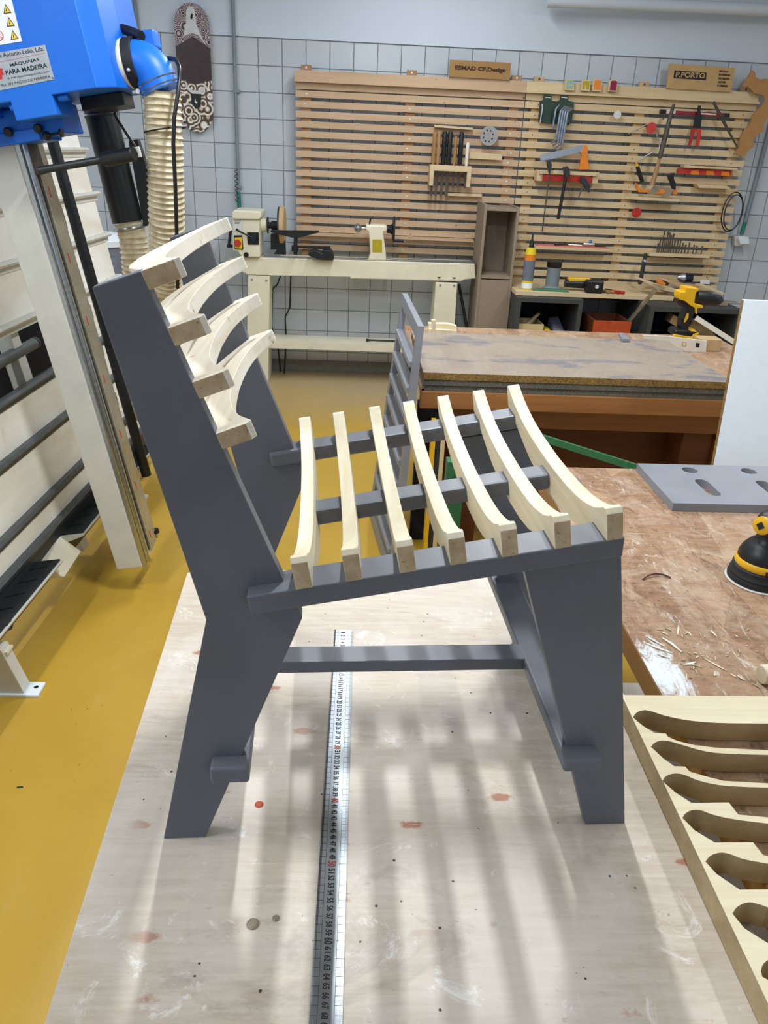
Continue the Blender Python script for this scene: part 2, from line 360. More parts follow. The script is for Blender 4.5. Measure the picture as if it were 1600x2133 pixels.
def text_mb(mb, s, O, xd, yd, w=None, h=None, depth=.0006, center=False, bold=0):
    cu_ = bpy.data.curves.new('tmp', 'FONT'); cu_.body = s; cu_.size = 1; cu_.extrude = .001; cu_.offset = bold; cu_.resolution_u = 3
    ob = bpy.data.objects.new('tmp', cu_); me = bpy.data.meshes.new_from_object(ob)
    xs = [v.co.x for v in me.vertices]; ys = [v.co.y for v in me.vertices]
    x0, x1, y0, y1 = min(xs), max(xs), min(ys), max(ys)
    ky = h/(y1-y0) if h else w/(x1-x0); kx = w/(x1-x0) if w else ky
    xd, yd = V(xd).normalized(), V(yd).normalized(); nd = xd.cross(yd); ox = (x0+x1)/2 if center else x0; oy = (y0+y1)/2 if center else y0
    mb.add([V(O)+xd*((v.co.x-ox)*kx)+yd*((v.co.y-oy)*ky)+nd*(v.co.z/.001*depth/2+depth/2) for v in me.vertices], [tuple(p.vertices) for p in me.polygons])
    bpy.data.objects.remove(ob); bpy.data.curves.remove(cu_); bpy.data.meshes.remove(me); return mb
def wpoly(px, Y, th):                       # prism whose front face lies on the plane y=Y
    P = [W(x, y, Y) for x, y in px]; D = V((0, th, 0)); return MB().hull(P, [p+D for p in P])
def gpoly(px, z, th):                       # prism whose top face lies at height z
    P = [G(x, y, z) for x, y in px]; D = V((0, 0, -th)); return MB().hull(P, [p+D for p in P])
def arc(c, r, a0, a1, n=10): return [(c[0]+r*cos(a0+(a1-a0)*i/n), c[1]+r*sin(a0+(a1-a0)*i/n)) for i in range(n+1)]

# ------------------------------------------------------------ room
struct(MB().box(-2.6, 4.6, -3.0, 5.69, -.06, 0).build('floor', M['floor'], origin=(0, 0, 0)))
struct(MB().box(-2.6, 4.6, 5.69, 5.85, 0, 2.131).build('wall_back', M['tile'], origin=(0, 0, 0)))
struct(MB().box(-2.6, 4.6, 5.684, 5.85, 2.131, 3.2).build('wall_back', M['wallpaint'], origin=(0, 5.7, 2.131)))
struct(MB().box(-2.75, -2.6, -3.0, 5.85, 0, 3.2).build('wall_left', M['wallpaint'], origin=(-2.7, 1, 0)))
struct(MB().box(4.6, 4.75, -3.0, 5.85, 0, 3.2).build('wall_right', M['wallpaint'], origin=(4.7, 1, 0)))
struct(MB().box(-2.75, 4.75, -3.0, 5.85, 3.2, 3.3).build('ceiling', M['wallpaint'], origin=(0, 1, 3.2)))
struct(MB().box(-2.6, 4.6, 5.672, 5.69, 0, .085).build('baseboard_back', M['skirt'], origin=(0, 5.68, 0)))
def pipe(px, Y, r, name, mat, lab, cat):
    return tag(MB().tube([W(x, y, Y) for x, y in px], r, 10).build(name, mat, smooth=True), lab, cat)
def wall_pipe(x, y0, y1, r, lab, ytop=None, green=None):
    a = W(x, y0, 5.66); b = W(x, y1, 5.66); b.x = a.x
    return a, b

# left conduit by the skateboard, with its green hose end
t = thing('conduit', 'thin grey conduit down the tiled wall beside the skateboard, green at its foot', 'pipe', W(500, 440, 5.665))
a, b = W(484.5, -20, 5.665), W(497, 400, 5.665)
MB().tube([a, b], .011, 10).build('pipe', M['conduit'], t, smooth=True)
MB().tube([b+V((0, 0, .002)), W(499.5, 440, 5.665)], .013, 10).build('hose_end', M['greenpipe'], t, smooth=True)
m = MB()
for px in ((493, 190), (497, 390)): p = W(*px, 5.665); m.box(p.x-.02, p.x+.02, p.y-.013, p.y+.02, p.z-.008, p.z+.008)
m.build('clip', M['conduit'], t)
m = MB(); c0 = W(492, 352, 5.65)
m.tube([c0+V((.012*cos(i*.9), -.01+.008*sin(i*.9), -i*.0042)) for i in range(50)], .0022, 5)
tag(m.build('coiled_cord', M['black']), 'short black coiled cord hanging on the grey conduit above the lathe', 'cord')
tag(MB().tube([W(277, -20, 5.66), W(287, 68, 5.66)], .012, 10).build('conduit', M['conduit'], smooth=True), 'short grey conduit on the painted wall above the blue elbow duct', 'pipe')
t = thing('conduit', 'grey conduit on the tiles right of the slatted tool rack, green at its foot', 'pipe', W(1550, 480, 5.665))
a, b = W(1600, 282, 5.665), W(1553, 462, 5.665)
MB().tube([W(1612, 235, 5.665), b], .014, 10).build('pipe', M['conduit'], t, smooth=True)
MB().tube([b, W(1545, 488, 5.665)], .013, 10).build('hose_end', M['greenpipe'], t, smooth=True)
t = thing('wall_socket', 'white covered socket on the tiles right of the tool rack', 'socket', W(1545, 515, 5.65))
wpoly([(1531, 492), (1553, 492), (1552, 512), (1531, 512)], 5.63, .05).build('socket_box', M['label'], t, .004)
wpoly([(1537, 491), (1560, 494), (1562, 508), (1543, 509)], 5.585, .012).build('cover', M['white'], t, .003)
# pale duct along the top of the wall
tag(MB().tube([W(1140, 2, 5.55), W(1640, 22, 5.55)], .035, 16).build('duct', M['wallpaint'], smooth=True), 'pale horizontal duct along the very top right of the wall', 'duct')

# skateboard on the wall
t = thing('skateboard', 'skateboard deck with maroon and cream swirl artwork hung on the wall', 'skateboard', W(414, 275, 5.66))
b0 = W(414, 276, 5.66); t0 = W(398, 6, 5.66); cx = W(405, 140, 5.66).x; R = .107; zb, zt = b0.z, t0.z
pts = [(cx+R*cos(a), zb+R*1.15+R*1.15*sin(a)) for a in [pi+pi*i/16 for i in range(17)]] + [(cx+R*cos(a), zt-R*1.15+R*1.15*sin(a)) for a in [pi*i/16 for i in range(17)]]
fr = lambda x, z, y: V((x, y, z))
t.location = V((cx, 5.66, zb-.0))
MB().prism(pts, 5.645, 5.658, fr).build('deck', M['deck'], t, .002)
wh = flat('skate_white', 'D5D6D6', .5); bk = M['ink']
def art(poly, y, mat, nm): MB().prism([(cx+a, zb+c) for a, c in poly], y, 5.6455, fr).build(nm, mat, t)
art([(-.075, .50), (-.05, .55), (-.04, .60), (.03, .60), (.05, .55), (.085, .49), (.075, .50), (.04, .545), (0, .555), (-.045, .54), (-.07, .515)], 5.6440, wh, 'printed_figure')
art([(-.035, .595), (-.028, .67), (-.012, .695), (.012, .695), (.024, .67), (.03, .595)], 5.6435, wh, 'printed_figure')
art([(-.006, .64), (.004, .66), (.012, .652), (.008, .632), (-.002, .625)], 5.6430, bk, 'printed_eye')
art([(-.06, .30), (-.058, .25), (-.02, .222), (.035, .222), (.065, .25), (.07, .30), (.055, .265), (.02, .24), (-.015, .24), (-.045, .262)], 5.6435, wh, 'printed_collar')
art([(-.032, .222), (-.025, .16), (0, .135), (.03, .15), (.038, .222)], 5.6440, bk, 'printed_beak')
art([(-.004, .195), (.002, .178), (.012, .175), (.004, .165), (-.008, .175)], 5.6425, wh, 'printed_mark')

# ------------------------------------------------------------ plywood work table
TZ = .75
dl = V((.0415, -1, 0)).normalized()          # left edge runs this way
TL = V((-.322, 1.366, 0)); xr = V((dl.y*-1, dl.x, 0))
def tpt(a, b, z): return TL + xr*a + dl*b + V((0, 0, z))
t = thing('work_table', 'pale worn plywood work table under the charcoal chair', 'table', (0.06, .75, 0))
frT = lambda a, b, c: tpt(a, b, c)
out = [(0.012, 0), (.745, 0), (.757, .012), (.757, 1.27), (.745, 1.282), (.012, 1.282), (0, 1.27), (0, .012)]
MB().prism(out, TZ-.022, TZ, frT).build('tabletop', M['ply'], t, .0015, side=(M['ply_edge'], lambda n: abs(n.z) < .5))
for a, b in ((.05, .05), (.66, .05), (.05, 1.19), (.66, 1.19)):
    MB().box(a, a+.045, b, b+.045, 0, TZ-.022, frT).build('leg', M['darkgrey'], t, .003)
MB().box(.07, .69, .06, .085, TZ-.08, TZ-.022, frT).build('apron', M['darkgrey'], t, .002)
MB().box(.07, .69, 1.2, 1.225, TZ-.08, TZ-.022, frT).build('apron', M['darkgrey'], t, .002)

# ------------------------------------------------------------ steel ruler
ra, rb = G(716, 1316, TZ), G(678, 2133, TZ); rd = (rb-ra).normalized(); rx = V((-rd.y, rd.x, 0)); rx = rx if rx.x > 0 else -rx
O20 = G(709.8, 1464, TZ); P20 = ra + rd*(O20-ra).dot(rd)
def rp(cm, off, z=0): return P20 + rd*((cm-20)*.01) + rx*off + V((0, 0, z))
t = thing('steel_ruler', 'long steel ruler with black centimetre numbers lying under the chair', 'ruler', rp(50, 0))
t.location.z = TZ
out = []
rl = lambda a, b, c: rp(a, b, 0) + V((0, 0, c))
c_ = []
MB().prism([(0.05, -.0150), (0.35, -.0165), (102, -.0165), (102, .0165), (.35, .0165), (.05, .0150)], .0002, .0016, rl).build('blade', M['ruler_steel'], t)
m = MB()
for k in range(1, 101):
    m.box(k-.02, k+.02, .0085 if k % 10 else .007, .0165, .0016, .00175, rl); m.box(k-.02, k+.02, -.0165, -.0085, .0016, .00175, rl)
    if k < 75:
        for q in range(1, 10):
            L = .0035 if q != 5 else .0052
            m.box(k-1+q*.1-.008, k-1+q*.1+.008, .0165-L, .0165, .0016, .00172, rl)
        for q in range(1, 20): m.box(k-1+q*.05-.006, k-1+q*.05+.006, -.0165, -.0165+.0028, .0016, .00172, rl)
m.box(0, 102, .0082, .0086, .0016, .0017, rl); m.box(0, 102, -.0089, -.0085, .0016, .0017, rl)
m.build('graduations', M['ink'], t)
mk, mr = MB(), MB()
for k in range(1, 100):
    s = str(k); red = k % 10 == 0
    text_mb(mr if red and k in (30, 40, 50) else mk, s, rp(k, -.001, .0016), rd, rx, h=.0075 if not red else .0095, w=(.0035 if len(s) == 1 else .0068) if not red else .0078, depth=.0002, center=True, bold=.02)
mk.build('numerals', M['ink'], t); mr.build('numerals', M['red_ink'], t)['label'] = 'red numerals at the tens'

# ------------------------------------------------------------ the chair
CA = V((-.22, .699, TZ)); ang = radians(2.83)
U = V((cos(ang), sin(ang), 0)); N = V((-sin(ang), cos(ang), 0)); Z = V((0, 0, 1))
cw = lambda u, z, o: CA + U*u + Z*z + N*o          # (u, height, depth)
chair = thing('chair', 'charcoal MDF chair frame with pale curved pine slats standing on the plywood table', 'chair', CA + U*.3 + N*.2)
back = [(0, 0), (.051, 0), (.082, .082), (.112, .162), (.172, .321), (.168, .333), (.160, .3465), (.155, .360), (.034, .678), (-.009, .663), (.0695, .319)]
front = [(.536, 0), (.589, 0), (.5125, .405), (.407, .386)]
for o in (0, .395):
    MB().prism(back, o, o+.018, cw).build('side_panel', M['mdf'], chair, .0012)
    MB().prism(front, o, o+.018, cw).build('front_leg', M['mdf'], chair, .0012)
sl = radians(10.05); rt = lambda u: .36 + (u-.116)*math.tan(sl)
def rail(u0, u1, o0, o1, dz, h, nm='seat_rail', bv=.0018):
    cu2, si = cos(sl), sin(sl); p = [(u0, rt(u0)+dz), (u1, rt(u1)+dz), (u1+si*h*.3, rt(u1)+dz-h), (u0+si*h, rt(u0)+dz-h*cu2)]
    return MB().prism(p, o0, o1, cw).build(nm, M['mdf'], chair, bv)
rail(.115, .505, -.020, .0245, 0, .0225)
rail(.115, .505, .388, .430, 0, .0225, bv=.004)
rail(.176, .490, .199, .237, -.018, .0215, 'centre_rail', .0035)
def cbar(u0, u1, z0, z1, o0, o1, nm, bv):
    return MB().prism([(u0, z0), (u1, z0), (u1, z1), (u0, z1)], o0, o1, cw).build(nm, M['mdf'], chair, bv, seg=3)
cbar(.483, .529, .113, .132, -.024, .437, 'cross_stretcher', .004)
cbar(.065, .110, .107, .130, -.021, .437, 'cross_stretcher', .004)
cbar(.108, .486, .113, .132, .179, .216, 'centre_stretcher', .0015)
# one slat profile, measured along the slat (t, height)
PF = [(0, .0305), (.0045, .0352), (.010, .0345), (.016, .031), (.025, .026), (.038, .020), (.055, .0145), (.075, .009), (.1, .0045), (.13, .001), (.165, -.001), (.207, -.0022)]
PB = [(0, 0), (.016, -.002), (.035, -.010), (.055, -.018), (.08, -.0275), (.11, -.0375), (.15, -.0455), (.207, -.0495)]
def prof(L, depth=1.0):
    k = L/.414; top = [(a*k, b) for a, b in PF]; top += [(L-a, b) for a, b in reversed(top[:-1])]
    bot = [(a*k, b*depth) for a, b in PB]; bot += [(L-a, b) for a, b in reversed(bot[:-1])]
    return top + bot[::-1]
for i, u in enumerate((.166, .2175, .2725, .3245, .3775, .432, .4855)):
    m = MB(); P = prof(.456); cs, sn = cos(sl), sin(sl)
    def sf(o, h, c, u=u):   # c across the slat 0..017
        return CA + U*(u + c*cs - h*sn) + Z*(rt(u) + c*sn + h*cs) + N*(-.0215+o)
    m.prism(P, 0, .0172, sf)
    ob = m.build('seat_slat', M['pine'], chair, .0008, side=(M['pine_end'], lambda n: abs(n.dot(N)) > .80))
E0 = (.034, .678); ed = (.3556, -.9346); ev = (.9346, .3556)
for i, s0 in enumerate((0.0, .0525, .105, .1585)):
    def bf(o, h, c, s0=s0): return CA + U*(E0[0]+ed[0]*(s0+c)+ev[0]*h) + Z*(E0[1]+ed[1]*(s0+c)+ev[1]*h) + N*(-.001+o)
    MB().prism(prof(.415, 1.0), 0, .0170, bf).build('back_slat', M['pine_back'], chair, .0008, side=(M['pine_end'], lambda n: abs(n.dot(N)) > .80))

# ------------------------------------------------------------ workbench on the right
BZ = .7515
t = thing('workbench', 'battered brown workbench with white paint spilled on its near corner', 'workbench', (.50, 1.1, 0))
MB().box(.512, 1.75, .12, 1.985, BZ-.05, BZ).build('benchtop', M['bench'], t, .004, side=(M['bench_side'], lambda n: abs(n.z) < .6))
MB().box(.66, .70, .16, 1.95, BZ-.16, BZ-.05).build('apron', M['bench_side'], t, .003)
MB().box(.66, 1.7, 1.90, 1.94, BZ-.16, BZ-.05).build('apron', M['bench_side'], t, .003)
for x, y in ((.66, .2), (.66, 1.80), (1.6, .2), (1.6, 1.80)): MB().box(x, x+.09, y, y+.09, 0, BZ-.05).build('leg', M['bench_side'], t, .004)
SG = G(1320, 1422, .19)
MB().box(.56, 1.65, SG.y-.05, SG.y-.01, .06, .17).build('lower_rail', M['orange_dark'], t, .003)
MB().box(.56, 1.65, .4, SG.y, .172, .19).build('lower_shelf', M['white_dirty'], t, .002)

# grey plate with round holes and slots
gz = BZ+.022; t = None
def gq(x, y): p = G(x, y, gz); return (p.x, p.y)
A_, B_ = gq(1334, 965), gq(1403, 1048)
dx_, dy_ = V((cos(.01), sin(.01), 0)), V((-.012, 1, 0)).normalized()
PO = V((B_[0], B_[1], 0))
fp = lambda a, b, c: PO + dx_*a + dy_*b + Z*c
def loc2(x, y): p = G(x, y, gz)-PO; return (p.dot(dx_), p.dot(dy_))
holes = []
for px in ((1437.5, 979), (1560, 981)):
    c = loc2(*px); holes.append(arc(c, .0205, 0, 2*pi, 22)[:-1])
sA, sB = loc2(1462, 1003), loc2(1489, 1027)
for ddx in (0, .165, .33):
    r = .017; holes.append(arc((sA[0]+ddx, sA[1]), r, 0, pi, 10) + arc((sA[0]+ddx, sB[1]), r, pi, 2*pi, 10))
holes.append(arc((loc2(1560, 981)[0]+.165, loc2(1560, 981)[1]), .0205, 0, 2*pi, 22)[:-1])
D_ = (V((A_[0], A_[1], 0))-PO).length
tag(plate([(0, 0), (.55, 0), (.55, D_), (0, D_)], holes, BZ, gz, fp).build('slotted_plate', M['mdf_light'], None, .0008), 'light grey MDF plate with round and oblong cut-outs on the workbench', 'board')

# pine board with curved cut-outs, bridging table and bench
SZ = .7855
def sq(a, b): p = G(1200+a/3.078, 1440+b/3.078, SZ); return (p.x, p.y)
ups = [[(365,168),(385,135),(430,118),(480,125),(560,155),(700,185),(850,200),(1000,205),(1231,206)],
 [(480,356),(500,330),(540,315),(600,318),(700,350),(820,385),(940,400),(1231,408)],
 [(554,576),(570,545),(620,525),(690,530),(770,570),(900,600),(1000,610),(1231,618)],
 [(682,812),(700,780),(750,758),(800,760),(870,790),(1000,820),(1231,848)],
 [(830,1092),(860,1050),(930,1030),(1000,1045),(1060,1075),(1231,1105)],
 [(1003,1425),(1030,1380),(1100,1348),(1160,1360),(1231,1385)],
 [(1185,1795),(1195,1750),(1231,1722)]]
los = [[(430,222),(505,268),(575,270),(590,292),(650,318),(760,345),(900,362),(1231,378)],
 [(560,430),(630,480),(700,482),(730,515),(850,550),(950,575),(1231,590)],
 [(640,650),(740,715),(980,712),(1040,790),(1231,808)],
 [(760,890),(890,970),(1135,968),(1200,1050),(1231,1056)],
 [(900,1170),(1050,1272),(1231,1270)],
 [(1080,1520),(1231,1615)],
 [(1195,1830),(1231,1850)]]
XC = .70; hs = []
def chaikin(p):
    o = [p[0]]
    for (x0_, y0_), (x1_, y1_) in zip(p[:-1], p[1:]): o += [(.75*x0_+.25*x1_, .75*y0_+.25*y1_), (.25*x0_+.75*x1_, .25*y0_+.75*y1_)]
    return o + [p[-1]]
for a, b in zip(ups, los):
    up = [sq(*p) for p in chaikin(chaikin(a))]; lo = [sq(*p) for p in b]
    if a is ups[5]: up += [(.60, up[-1][1]-.012)]; lo += [(.60, lo[-1][1])]
    if a is ups[6]: up += [(.52, up[-1][1]+.004), (.60, up[-1][1]-.012)]; lo += [(.48, lo[-1][1]-.02), (.60, lo[-1][1]-.02)]
    loop = up + [(2*XC-x, y) for x, y in reversed(up)] + [(2*XC-x, y) for x, y in lo] + list(reversed(lo))
    hs.append(loop)
bx0 = .4255
tag(plate([(bx0, .946), (.985, .950), (.985, .36), (bx0-.002, .36)], hs, BZ+.001, SZ).build('slotted_pine_board', M['pine_x'], None, 0, side=(wood('routed_pine_edge', 'C2AD86', 'A08A66', 'X', 50, stretch=.3), lambda n: abs(n.z) < .5)), 'pale pine board with rows of curved slots bridging the table and the workbench', 'board')
# small pine piece lying on that board
tag(plate([(.640, .872), (.78, .870), (.78, .76), (.640+.0, .77)], [arc((.686, .838), .008, 0, 2*pi, 14)[:-1]], SZ, SZ+.016).build('pine_offcut', M['pine_x'], None, .0008), 'small pine offcut with a round hole lying on the slotted board', 'board')

# wooden plugs at the frame edge
def plug(p, L, r, lab, ax=(1, .1, 0)):
    tag(MB().lathe([(r*.9, 0), (r, .003), (r, L-.003), (r*.9, L)], V((p.x, p.y, BZ+r)), ax, 20).build('wooden_plug', M['pine'], smooth=True), lab, 'plug')
plug(G(1581, 1422, BZ), .09, .0165, 'thick pine dowel plug lying on the bench, nearest the slotted board')
plug(G(1598, 1375, BZ), .06, .013, 'pine dowel plug cut by the photo edge, behind the nearer dowel')

# orbital sander
sc_ = V((.853, 1.372, BZ)); t = thing('orbital_sander', 'black and yellow orbital sander standing on the brown workbench', 'sander', sc_)
MB().lathe([(.0645, 0), (.066, .002), (.0645, .004)], sc_, (0, 0, 1), 40).build('sanding_disc', M['label'], t, smooth=True)
MB().lathe([(.062, .004), (.063, .010), (.060, .016), (.061, .020), (.0575, .026), (.0575, .034), (.054, .038)], sc_, (0, 0, 1), 40).build('pad_skirt', M['black_rough'], t, smooth=True)
MB().lathe([(.054, .038), (.0555, .042), (.0545, .050), (.052, .053)], sc_, (0, 0, 1), 40).build('yellow_ring', M['yellow'], t, smooth=True)
MB().lathe([(.052, .053), (.051, .062), (.046, .074), (.037, .086), (.028, .094), (.024, .105), (.025, .118)], sc_, (.0, 0, 1), 32).build('housing', M['black'], t, smooth=True)
mb = MB(); mb.ball(sc_+V((.008, 0, .134)), .036, (1.15, 1, .72), 24, 14); mb.build('grip', M['black'], t, smooth=True)
MB().lathe([(.0145, -.004), (.019, .001), (.0185, .006), (.012, .009)], sc_+V((-.029, -.013, .132)), (-.85, -.5, .1), 24).build('grip_cap', M['yellow'], t, smooth=True)
MB().lathe([(.009, 0), (.009, .0105)], sc_+V((-.029, -.013, .132)), (-.85, -.5, .1), 4).build('grip_badge', M['black'], t)
MB().box(sc_.x-.02, sc_.x+.012, sc_.y-.0565, sc_.y-.04, BZ+.040, BZ+.047).build('vent_slot', M['black'], t)
MB().lathe([(.006, 0), (.006, .003), (.003, .004)], sc_+V((-.012, -.046, .066)), (-.2, -1, .4), 14).build('screw', M['darkgrey'], t)

# offcuts and chips
def chipm(px, px2, w, z, h=.0015):
    a, b = G(*px, z), G(*px2, z); d = b-a; s = V((-d.y, d.x, 0)).normalized()*w/2; k = random.uniform(.15, .8); e = V((0, 0, .0003)); m_ = a+d*random.uniform(.35, .65)+s*random.uniform(-.6, .6)+V((0, 0, random.uniform(0, .002)))
    U3 = [a-s*k+e, m_-s+e, b-s*.2+e, b+s*.4+e, m_+s+e, a+s*k*.5+e]
    return MB().hull(U3, [p+V((0, 0, h)) for p in U3])
GR = 'wood chips scattered on the workbench'
random.seed(11)
extra = []
while len(extra) < 34:
    ex, ey = random.gauss(1430, 75), random.gauss(1360, 38)
    if 1385 < ex < 1590 and 1290 < ey < 1445 and ex > 1310+(ey-1290)*.6:
        an = random.choice([.35, .6, .2, -.5, 1.3]); l_ = random.uniform(3, 11); extra.append(((ex, ey), (ex+l_*cos(an), ey+l_*sin(an)), random.uniform(.001, .0028)))
chips = [((1414,1303),(1411,1324),.004),((1378,1318),(1392,1324),.003),((1386,1309),(1400,1316),.0025),((1366,1312),(1382,1313),.002),((1430,1316),(1440,1326),.003),((1480,1314),(1492,1327),.005),((1433,1383),(1462,1391),.002),((1462,1370),(1513,1398),.0035),((1522,1404),(1533,1412),.003),((1536,1408),(1550,1418),.004),((1565,1424),(1583,1434),.002),((1510,1335),(1521,1341),.002),((1430,1405),(1430,1420),.0025),((1345,1326),(1384,1348),.005),((1343,1340),(1400,1362),.006),((1380,1330),(1420,1360),.006),((1370,1362),(1395,1372),.006),((1425,1385),(1450,1380),.006)]
for i, (a, b, w) in enumerate(chips+extra):
    tag(chipm(a, b, w, BZ).build('wood_chip', M['white_dirty'] if 18 > i >= 13 else M['pine']), *(('longest thin pale splinter on the workbench, left of the dowel plugs', 'wood chip', None) if i == 8 else ('white painted flake beside the spilled paint on the workbench', 'paint flake', 'white flakes beside the spilled paint') if 18 > i >= 13 else ('upright pale chip furthest back among the chips on the workbench', 'wood chip', None) if i == 0 else ('small pale wood chip on the brown workbench top', 'wood chip', GR)))
c = [G(1339, 1209, BZ), G(1350, 1203, BZ), G(1364, 1200, BZ), G(1380, 1201, BZ), G(1397, 1205, BZ)]
tag(MB().tube([p+V((0, 0, .0022+.004*sin(pi*i/4))) for i, p in enumerate(c)], .0018, 6).build('wood_shaving', M['shaving']), 'dark curved shaving lying on the workbench near the chair seat', 'shaving')
dg = flat('glue_drop', '8A7A68', .4)
for px, r, lb in (((540, 1676), .0055, 'reddish round blob on the plywood beside the near back leg'), ((527, 1925), .007, 'large peeled glue blob left of the steel ruler'), ((575, 1913), .004, 'small peeled glue blob left of the steel ruler')):
    p = G(*px, TZ); tag(MB().lathe([(r, 0), (r*1.05, .0005), (r*.6, .0016), (.0005, .0018)], p+V((0, 0, .0001)), (0, 0, 1), 11).build('glue_blob', M['redbox'] if r == .0055 else dg), lb, 'glue blob')
# ------------------------------------------------------------ vertical panel saw on the left
la, lt = radians(10), radians(2.7)
Ls = V((sin(lt), cos(lt), 0)); Le = V((-sin(la)*cos(lt), sin(la)*sin(lt), cos(la))); Ln = Ls.cross(Le)
LO = V((-1.05, 2.0, 0))
L = lambda s, n, e: LO + Ls*s + Ln*n + Le*e
def pS(x, y, s0): return onpl(x, y, LO+Ls*s0, Ls)        # pixel on a plane across the machine
def pN(x, y, n0): return onpl(x, y, LO+Ln*n0, Ln)        # pixel on a plane parallel to its face
def ne(p): q = p-LO; return (q.dot(Ln), q.dot(Le))
def se(p): q = p-LO; return (q.dot(Ls), q.dot(Le))
fne = lambda n, e, s: L(s, n, e)
fse = lambda s, e, n: L(s, n, e)
saw = thing('panel_saw', 'tall leaning vertical panel saw with blue motor head and cream slatted back on the left', 'saw', L(.5, .0, 0))
rails = [.265, .368, .57, .74, .95, 1.139, 1.316, 1.497, 1.593]
tops = rails[1:] + [1.60]
for i, (a, b) in enumerate(zip(rails, tops)):
    if i == len(rails)-1: break
    s0, s1 = -1.6, 1.80
    if i == 3: s0 = 1.02
    MB().box(s0, s1, a+.004, b-.014, -.018, 0, lambda s, e, n: L(s, n, e)).build('back_board', M['cream_panel'], saw, .002)
MB().box(-1.6, .02, .755, .935, -.018, 0, fse).build('back_board', M['cream_panel'], saw, .002)
for i, a in enumerate(rails):
    m = MB(); low = i in (0, 1, 2, 3)
    q = [(-.006, a-.034), (.003, a-.034), (.004, a-.016), (.020, a-.014), (.026, a-.006), (.020, a+.004), (.004, a+.006), (-.006, a+.006)]
    m.hull([L(-1.6, n, e) for n, e in q], [L(1.825, n, e) for n, e in q])
    m.build('support_rail', M['rubber_rail'] if low else M['beam'], saw, 0)
for s0 in (-.9, .72, 1.55): MB().box(s0, s0+.06, .05, 1.6, -.075, -.02, fse).build('back_post', M['beam'], saw, .003)
MB().box(-1.6, 1.8, .11, .235, -.03, 0, fse).build('base_beam', M['darkgrey'], saw, .003)
MB().box(-.4, 1.75, .45, 1.15, -.27, -.25, fse).build('rear_panel', M['navy'], saw)
# roller bar in the opening
BE = L(*[(lambda q: (q[0], -.03, q[1]))(se(pN(70, 716, -.03)))][0])
MB().tube([BE - Ls*1.5, BE], .021, 14).build('roller_bar', M['rubber_rail'], saw, smooth=True)
MB().lathe([(.017, 0), (.022, .004), (.022, .018), (.012, .024)], BE, Ls, 14).build('bar_end', M['darkgrey'], saw, smooth=True)
# support trays
for s0, s1 in ((-.62, .362), (.56, 1.5)):
    tr = MB().hull([L(s0, -.022, .160), L(s1, -.022, .160), L(s1, .088, .190), L(s0, .088, .190)], [L(s0, -.022, .199), L(s1, -.022, .199), L(s1, .092, .199), L(s0, .092, .199)]).build('support_tray', M['beam'], saw, .002)
    MB().hull([L(s0+.004, -.016, .199), L(s1-.004, -.016, .199), L(s1-.004, .083, .199), L(s0+.004, .083, .199)], [L(s0+.004, -.016, .205), L(s1-.004, -.016, .205), L(s1-.004, .083, .205), L(s0+.004, .083, .205)]).build('rubber_mat', M['black_rough'], tr, .001)
    m = MB(); k = s0+.06
    while k < s1-.03:
        m.hull([L(k, .0, .2052), L(k+.006, 0, .2052), L(k+.02, .06, .2052), L(k+.014, .06, .2052)], [L(k, .0, .2062), L(k+.006, 0, .2062), L(k+.02, .06, .2062), L(k+.014, .06, .2062)]); k += .085
    m.build('mat_ribs', M['black'], tr)
    MB().box(s0, s1, .205, .232, -.026, -.020, fse).build('fence_strip', M['rubber_rail'], tr, .001)
MB().hull([L(.36, -.02, .13), L(.56, -.02, .13), L(.56, .06, .13), L(.36, .075, .13)], [L(.36, -.02, .19), L(.56, -.02, .21), L(.56, .0, .20), L(.36, .03, .19)]).build('carriage', M['cream'], saw, .006)
# front roller, foot
rc = pS(21, 1301, -.03)
MB().lathe([(.014, -.10), (.0175, -.095), (.0175, -.004), (.016, 0), (.008, 0), (.008, -.004)], rc, Ln, 24).build('roller', M['black_rough'], saw, smooth=True)
MB().lathe([(.0045, -.02), (.0045, .001), (.002, .002)], rc, Ln, 12).build('axle_pin', M['zinc'], saw, smooth=True)
MB().box(-1.20, -.919, 1.887, 1.950, 0, .01).build('foot_plate', M['white'], saw, .001)
MB().hull([V((-1.15, 1.895, .01)), V((-.962, 1.895, .01)), V((-.962, 1.943, .01)), V((-1.15, 1.943, .01))], [V((-1.15, 1.895, .165)), V((-1.005, 1.895, .165)), V((-1.005, 1.943, .165)), V((-1.15, 1.943, .165))]).build('foot', M['beam'], saw, .002)
MB().lathe([(.007, .0), (.007, .0006)], V((-.938, 1.925, .010)), (0, 0, 1), 14).build('bolt_hole', M['black'], saw)
MB().hull([V((-1.12, 1.90, .12)), V((-.99, 1.90, .145)), V((-.99, 1.94, .145)), V((-1.12, 1.94, .12))], [V((-1.12, 1.90, .13)), V((-.99, 1.90, .155)), V((-.99, 1.94, .155)), V((-1.12, 1.94, .13))]).build('foot_bracket', M['cream'], saw, .001)
MB().box(-1.22, -.95, 3.30, 3.36, 0, .012).build('foot_plate', M['beam'], saw, .001)
MB().hull([V((-1.2, 3.31, .01)), V((-1.0, 3.31, .01)), V((-1.0, 3.35, .01)), V((-1.2, 3.35, .01))], [V((-1.2, 3.31, .2)), V((-1.08, 3.31, .2)), V((-1.08, 3.35, .2)), V((-1.2, 3.35, .2))]).build('foot', M['beam'], saw, .002)
